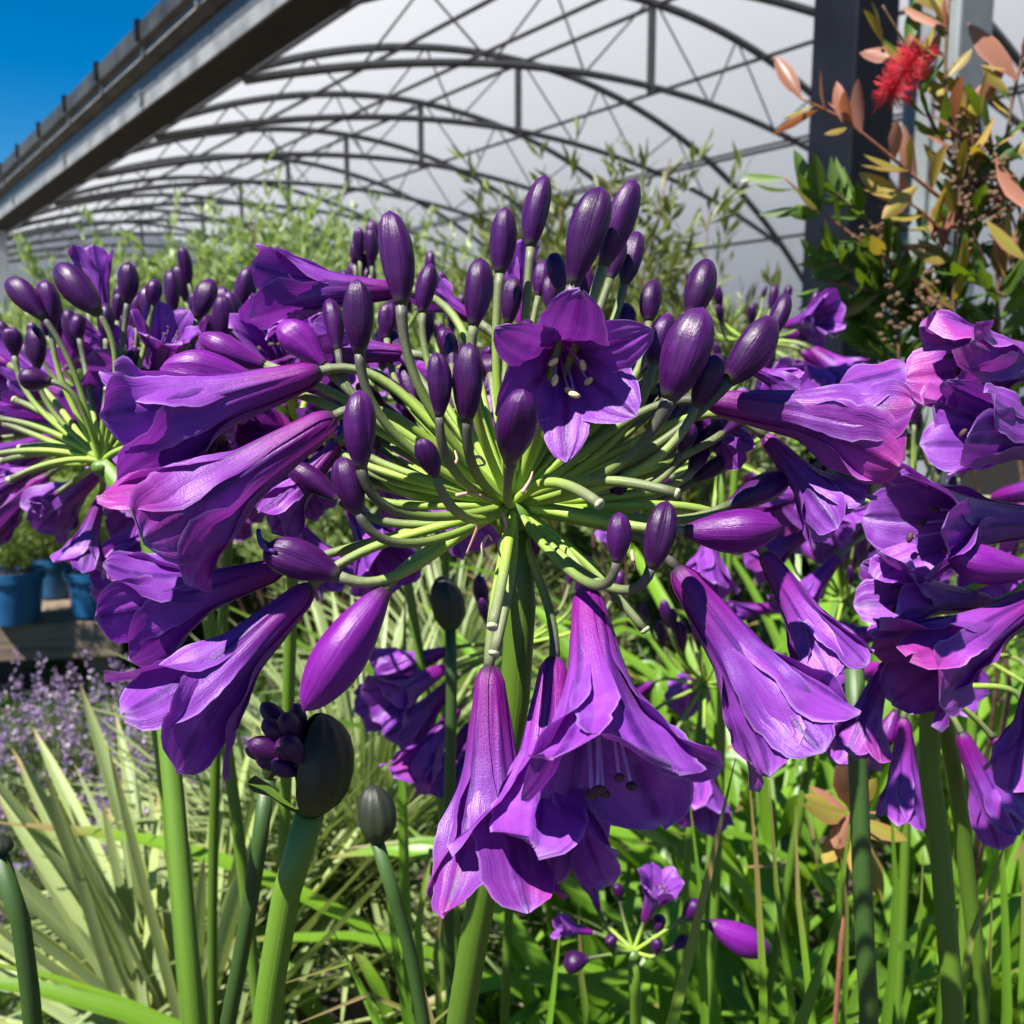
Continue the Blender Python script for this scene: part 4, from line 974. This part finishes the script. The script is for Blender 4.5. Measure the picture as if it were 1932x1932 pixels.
# lavender and low cover
k = 0
LVL = {0: 'lavender bush directly below the larger blue pot on the bench', 2: 'lavender bush under the end of the timber bench', 12: 'lavender bush just behind the tip of the longest sword leaves', 14: 'lavender bush between the sword leaves and the pale leaf tuft'}
for px, d, py in [(20, 1.75, 1275), (90, 1.7, 1290), (165, 1.65, 1300), (235, 1.6, 1330), (30, 1.4, 1400), (115, 1.35, 1420), (200, 1.35, 1430), (290, 1.4, 1450), (-10, 1.15, 1560), (90, 1.1, 1600), (190, 1.1, 1620), (300, 1.2, 1600), (380, 1.5, 1400), (-70, 1.5, 1380), (420, 1.25, 1560)]:
    x, y = ground_at(px, d); hh = max(.12, top_h(py, d))
    t = shrub('lavender', LVL.get(k, 'lavender bush with faded mauve flower spikes below the timber bench'), 'lavender', x, y, hh * .70, .14, 34, 6, 34, .022, .0035, 'lavleaf', 3000 + k, 'lavender bushes in front of the bench', ang=.5, low=.05, twl=.22, stem_r=.0012)
    rg = np.random.default_rng(3100 + k); pos = []
    for s in range(24):
        a = rg.uniform(0, 6.28); r_ = .15 * math.sqrt(rg.uniform()); z = hh * rg.uniform(.65, 1.0)
        c = np.array([math.cos(a) * r_, math.sin(a) * r_, z]); pos.append(c + rg.normal(size=(16, 3)) * np.array([.0035, .0035, .010]))
    pos = np.vstack(pos); V, F, uv, rn = cloud(pos, rg.normal(size=(len(pos), 3)) + [0, 0, 1], np.full(len(pos), .009), np.full(len(pos), .005), rg)
    o = link('flower_spikes', mk('flower_spikes', V, F, M['lavbloom'], uv, rn, smooth=False), t); o['kind'] = 'stuff'
    k += 1
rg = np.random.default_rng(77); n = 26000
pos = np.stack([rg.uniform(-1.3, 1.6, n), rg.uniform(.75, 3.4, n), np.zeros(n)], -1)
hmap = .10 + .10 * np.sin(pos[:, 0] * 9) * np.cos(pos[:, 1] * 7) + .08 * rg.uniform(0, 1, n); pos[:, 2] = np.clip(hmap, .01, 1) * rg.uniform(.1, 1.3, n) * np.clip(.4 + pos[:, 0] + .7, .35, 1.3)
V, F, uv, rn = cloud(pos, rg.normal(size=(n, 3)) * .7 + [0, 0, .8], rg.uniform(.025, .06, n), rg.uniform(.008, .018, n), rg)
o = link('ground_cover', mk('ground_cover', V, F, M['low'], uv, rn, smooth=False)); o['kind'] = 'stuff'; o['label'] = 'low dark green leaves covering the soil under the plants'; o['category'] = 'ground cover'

# ------------------------------------------------------------------ timber bench with blue pots
bx, by = ground_at(-150, 2.25)
bz = .235
bench = thing('timber_bench', 'weathered low timber bench carrying blue pots', 'bench', (bx, by, 0), rotz=math.radians(9))
for i in range(4):
    boxobj('plank', bench, M['wood'], -1.0, .43, i * .125, i * .125 + .118, bz - .045, bz + R.uniform(-.002, .002), bevel=.004)
boxobj('front_rail', bench, M['wood'], -1.0, .425, -.032, -.003, bz - .10, bz - .006, bevel=.004)
for xx in (-.9, .33):
    for yy in (.02, .40): boxobj('leg', bench, M['wood'], xx, xx + .07, yy, yy + .07, 0, bz - .046, bevel=.004)
def pot_plant(label, px, d, r, h, seed, fh, sp, mat='fern'):
    p = P(px, 900, d); t = thing('potted_plant', label, 'potted plant', (p.x, p.y, bz + .003), 'plants in pots on the bench')
    prof = [(r * .02, 0), (r * .74, 0), (r * .78, .01), (r * .95, h * .82), (r * 1.04, h * .82), (r * 1.06, h), (r * .99, h), (r * .95, h * .9), (r * .02, h * .88)]
    V, F, U = lathe(prof, 28); o = link('pot', mk('pot', V, F, M['pot'], U), t)
    md = o.modifiers.new('edge', 'EDGE_SPLIT'); md.split_angle = math.radians(40)
    V, F, U = lathe([(r * .94, h * .90), (r * .5, h * .93), (.001, h * .94)], 20); link('soil', mk('soil', V, F, M['dark'], U), t)
    holder = shrub('x', '', '', 0, 0, fh, sp, 40, 6, 30, .022, .0034, mat, seed, ang=.6, low=.0, twl=.35, parent=t, stem_r=.0012)
    for c in t.children:
        if c.name.startswith(('foliage', 'branches')): c.location.z = h * 1.0
pot_plant('feathery green plant in a blue pot nearest the end of the bench', 158, 2.35, .060, .115, 4001, .24, .13)
pot_plant('feathery green plant in a larger blue pot farther from the bench end', 12, 2.28, .068, .13, 4002, .24, .15)
pot_plant('feathery green plant in a blue pot at the back of the bench', 90, 2.55, .06, .11, 4003, .27, .15)
pot_plant('feathery green plant in a blue pot behind, next to the bench end', 205, 2.55, .06, .11, 4004, .25, .14)
pot_plant('feathery green plant in a blue pot at the far end of the bench', -70, 2.5, .065, .12, 4005, .26, .15)

# ------------------------------------------------------------------ bottlebrush, right
def lance(L_, w, curl, seed):
    n = 8; t = np.linspace(0, 1, n); wv = w / 2 * np.interp(t, [0, .08, .3, .6, .85, 1], [.15, .25, .8, 1, .55, .03])
    v = np.array([-1, -.5, 0, .5, 1]); x = t * L_; z = curl * L_ * (t**2) * np.sign(1)
    V = np.stack([np.repeat(x[:, None], 5, 1), wv[:, None] * v[None], z[:, None] + .35 * wv[:, None] * np.abs(v[None])], -1).reshape(-1, 3)
    UV = np.stack(np.meshgrid(t, v * .5 + .5, indexing='ij')[::-1], -1).reshape(-1, 2)
    return V, gridF(n, 5), UV
LV = {}
for mname in ('bl_green', 'bl_olive', 'bl_red'):
    LV[mname] = []
    for i in range(4):
        V, F, U = lance(1.0, R.uniform(.27, .37), R.uniform(-.22, .28), i); LV[mname].append(mk('leaf', V, F, M[mname], U))
def add_leaf(t, pos, d, L_, kind, rg):
    d = Vector(d).normalized(); y = d.cross(Vector((rg.uniform(-.6, .6), rg.uniform(-1, .2), rg.uniform(.2, 1)))).normalized(); z = d.cross(y)
    m4 = Matrix((( d.x, y.x, z.x, pos[0]), (d.y, y.y, z.y, pos[1]), (d.z, y.z, z.z, pos[2]), (0, 0, 0, 1))) @ Matrix.Scale(L_, 4)
    link('leaf', LV[kind][rg.randrange(4)], t, mat4=m4)
def bottlebrush():
    rg = random.Random(21); base = Vector((.40, .80, 0))
    t = thing('bottlebrush', 'bottlebrush shrub with orange-edged leaves, brown seed capsules and one red flower', 'shrub', base)
    ob = np.array(base)
    br = [([(1905, 1300, .80), (1860, 1000, .76), (1815, 760, .72), (1800, 500, .70), (1812, 330, .69), (1785, 180, .68), (1792, -20, .67)], 'mix', 'twig', 46, .0026),
          ([(1800, 600, .71), (1700, 505, .70), (1610, 445, .69), (1545, 395, .685), (1480, 335, .68)], 'green', 'twig_red', 24, .0016),
          ([(1808, 400, .70), (1720, 330, .68), (1650, 270, .67), (1590, 225, .665), (1510, 185, .66)], 'red', 'twig_red', 13, .0016),
          ([(1930, 900, .74), (1890, 700, .72), (1885, 420, .70), (1905, 220, .69), (1945, 40, .68)], 'mix', 'twig', 34, .0022),
          ([(1850, 680, .72), (1740, 580, .72), (1640, 530, .71), (1555, 480, .70)], 'green', 'twig_red', 22, .0016),
          ([(1880, 560, .71), (1930, 470, .70), (1990, 380, .69)], 'olive', 'twig', 14, .0018),
          ([(1760, 900, .74), (1705, 760, .72), (1690, 600, .71), (1660, 470, .70)], 'green', 'twig', 26, .0018),
          ([(1860, 760, .76), (1800, 690, .75), (1730, 640, .75)], 'green', 'twig', 20, .0016),
          ([(1880, 820, .76), (1930, 640, .76), (1950, 560, .76)], 'green', 'twig', 20, .0016),
          ([(1795, 300, .70), (1745, 200, .69), (1725, 120, .69), (1665, 10, .685)], 'mix', 'twig', 14, .0016),
          ([(1790, 460, .705), (1740, 400, .69), (1690, 370, .68)], 'olive', 'twig_red', 8, .0014),
          ([(1870, 520, .74), (1840, 640, .76), (1760, 720, .77), (1690, 700, .77)], 'green', 'twig', 22, .0014),
          ([(1830, 700, .73), (1790, 560, .73), (1850, 420, .73), (1830, 330, .73)], 'green', 'twig', 24, .0014), ([(1900, 640, .74), (1930, 500, .74), (1900, 380, .73), (1870, 300, .73)], 'green', 'twig', 22, .0014), ([(1700, 700, .74), (1640, 620, .74), (1600, 560, .74)], 'green', 'twig_red', 18, .0012), ([(1780, 640, .73), (1720, 520, .73), (1620, 400, .72), (1560, 350, .72)], 'green', 'twig', 16, .0012),
          ([(1860, 500, .71), (1820, 380, .70), (1850, 260, .69), (1830, 160, .69)], 'mix', 'twig', 22, .0014), ([(1930, 420, .70), (1900, 330, .70), (1850, 290, .69), (1800, 240, .69)], 'olive', 'twig', 16, .0012), ([(1760, 620, .71), (1690, 560, .71), (1600, 540, .71), (1540, 520, .71)], 'green', 'twig_red', 18, .0012), ([(1900, 560, .70), (1820, 520, .70), (1760, 450, .70)], 'mix', 'twig', 18, .0012)]
    deep_p, deep_d = [], []
    for pts, kind, tw, n, r in br:
        deep = kind == 'green' and pts[0][2] >= .715
        if deep: n *= 3
        p = spline([P(*q) for q in pts], 24) - ob
        if pts[0][1] > 850:
            p = np.vstack([np.array([[0, 0, 0]]) * 1.0 + np.array([rg.uniform(-.02, .02), 0, 0]), p])
        V, F, U = tube(p, np.linspace(r, r * .45, len(p)), 7); link('branch', mk('branch', V, F, M[tw], U), t)
        for i in range(n):
            s = rg.uniform(.12, 1.0) * (len(p) - 1.01); j = int(s); q = p[j] + (p[j + 1] - p[j]) * (s - j)
            if pts[0][1] > 850 and j < 3: continue
            T = Vector(p[j + 1] - p[j]).normalized(); o = Vector((rg.gauss(0, 1), rg.gauss(0, .8), rg.gauss(0, 1))); o = (o - T * o.dot(T)).normalized()
            f = s / len(p)
            if deep: deep_p.append(q); deep_d.append(list(T * .75 + o * .75)); continue
            if kind == 'mix': k2 = 'bl_green' if f < .50 else rg.choice(['bl_olive', 'bl_olive', 'bl_red', 'bl_green'])
            elif kind == 'green': k2 = 'bl_green' if rg.random() < .88 else 'bl_olive'
            elif kind == 'red': k2 = rg.choice(['bl_red', 'bl_olive', 'bl_red'])
            else: k2 = rg.choice(['bl_olive', 'bl_olive', 'bl_red'])
            add_leaf(t, q, T * .75 + o * .75, rg.uniform(.026, .042), k2, rg)
    g2 = np.random.default_rng(5); nd = len(deep_p); V, F, uv, rn = cloud(np.array(deep_p), np.array(deep_d), g2.uniform(.022, .036, nd), g2.uniform(.007, .011, nd), g2)
    o = link('foliage', mk('foliage', V, F, M['bl_green'], uv, rn, smooth=False), t); o['kind'] = 'stuff'
    for (x, y, tx, ty, d, k2) in [(1712, 322, 1640, 290, .66, 'bl_olive'), (1730, 350, 1672, 405, .67, 'bl_olive'), (1860, 415, 1932, 480, .67, 'bl_olive'), (1880, 300, 1932, 400, .68, 'bl_red'), (1780, 110, 1720, 80, .67, 'bl_olive'), (1790, 60, 1775, 0, .67, 'bl_red'), (1900, 130, 1855, 120, .67, 'bl_olive'),
                                  (1920, 150, 1850, 40, .68, 'bl_red'), (1905, 175, 1860, 130, .67, 'bl_olive'), (1660, 75, 1655, 5, .68, 'bl_olive'), (1665, 80, 1640, 20, .68, 'bl_olive'), (1930, 300, 1880, 260, .69, 'bl_green'), (1870, 250, 1850, 190, .69, 'bl_green'), (1600, 240, 1560, 250, .66, 'bl_olive'), (1590, 230, 1575, 160, .66, 'bl_red'), (1625, 250, 1600, 190, .66, 'bl_red')]:
        a = P(x, y, d); b = P(tx, ty, d - .004); add_leaf(t, a - base, b - a, (b - a).length * 1.1, k2, rg)
    # seed capsules clustered along the wood
    cap, F, U = lathe([(.0008, 0), (.0022, .0006), (.0028, .002), (.0026, .0036), (.0018, .0042), (.0012, .0036), (.0003, .0032)], 10); CM = mk('seed_capsule', cap, F, M['capsule'], U)
    for c0, c1, n in [((1825, 230), (1815, 440), 120), ((1885, 290), (1870, 420), 70), ((1700, 420), (1640, 440), 24), ((1760, 520), (1740, 600), 28), ((1680, 520), (1690, 640), 28)]:
        for i in range(n):
            s = rg.random(); x = c0[0] + (c1[0] - c0[0]) * s + rg.gauss(0, 13); y = c0[1] + (c1[1] - c0[1]) * s + rg.gauss(0, 9)
            link('seed_capsule', CM, t, mat4=axis_matrix(P(x, y, .69 + rg.uniform(-.012, .012)) - base, (rg.gauss(0, 1), rg.gauss(0, 1), rg.gauss(0, 1)), 0) @ Matrix.Diagonal((rg.uniform(.45, .85), rg.uniform(.45, .85), rg.uniform(.5, 1.3), 1)))
    # red brush
    a = P(1735, 95, .675); b = P(1680, 185, .672); ax = (b - a); parts = []
    for i in range(620):
        s = rg.random(); o = a + ax * s; v = Vector((rg.gauss(0, 1), rg.gauss(0, 1), rg.gauss(0, 1))); v = (v - ax.normalized() * v.dot(ax.normalized()) * .8).normalized()
        L_ = rg.uniform(.009, .017); p = np.array([list(o), list(o + v * L_ * .5 + Vector((0, 0, .001))), list(o + v * L_)]) - ob
        parts.append(tube(p, np.array([.00022, .00018, .00024]), 4))
    V, F, U, fm = join(parts); o = link('red_flower', mk('red_flower', V, F, M['red_fil'], U), t); o['kind'] = 'stuff'; o['label'] = 'round bright red brush flower'
bottlebrush()
def shoot():
    rg = random.Random(31); c = P(1606, 1535, .46); base = Vector((c.x, c.y + .03, 0))
    t = thing('bottlebrush_shoot', 'low shoot with a rosette of orange and yellow leaves among the strap leaves', 'plant', base)
    p = spline([base, base + (c - base) * .5, c], 10) - np.array(base); V, F, U = tube(p, .0014, 7); link('stem', mk('stem', V, F, M['twig_red'], U), t)
    for (tx, ty, k2) in [(1490, 1530, 'bl_olive'), (1540, 1475, 'bl_red'), (1560, 1560, 'bl_red'), (1570, 1605, 'bl_red'), (1555, 1640, 'bl_olive'), (1715, 1595, 'bl_olive'), (1670, 1700, 'bl_olive'), (1650, 1600, 'bl_olive'), (1600, 1450, 'bl_red'), (1650, 1470, 'bl_olive'), (1690, 1520, 'bl_red'), (1520, 1500, 'bl_olive'), (1620, 1660, 'bl_olive')]:
        e = P(tx, ty, .45 + rg.uniform(-.02, .01)); s = c + (e - c) * .12
        add_leaf(t, s - base, e - s, (e - s).length, k2, rg)
shoot()
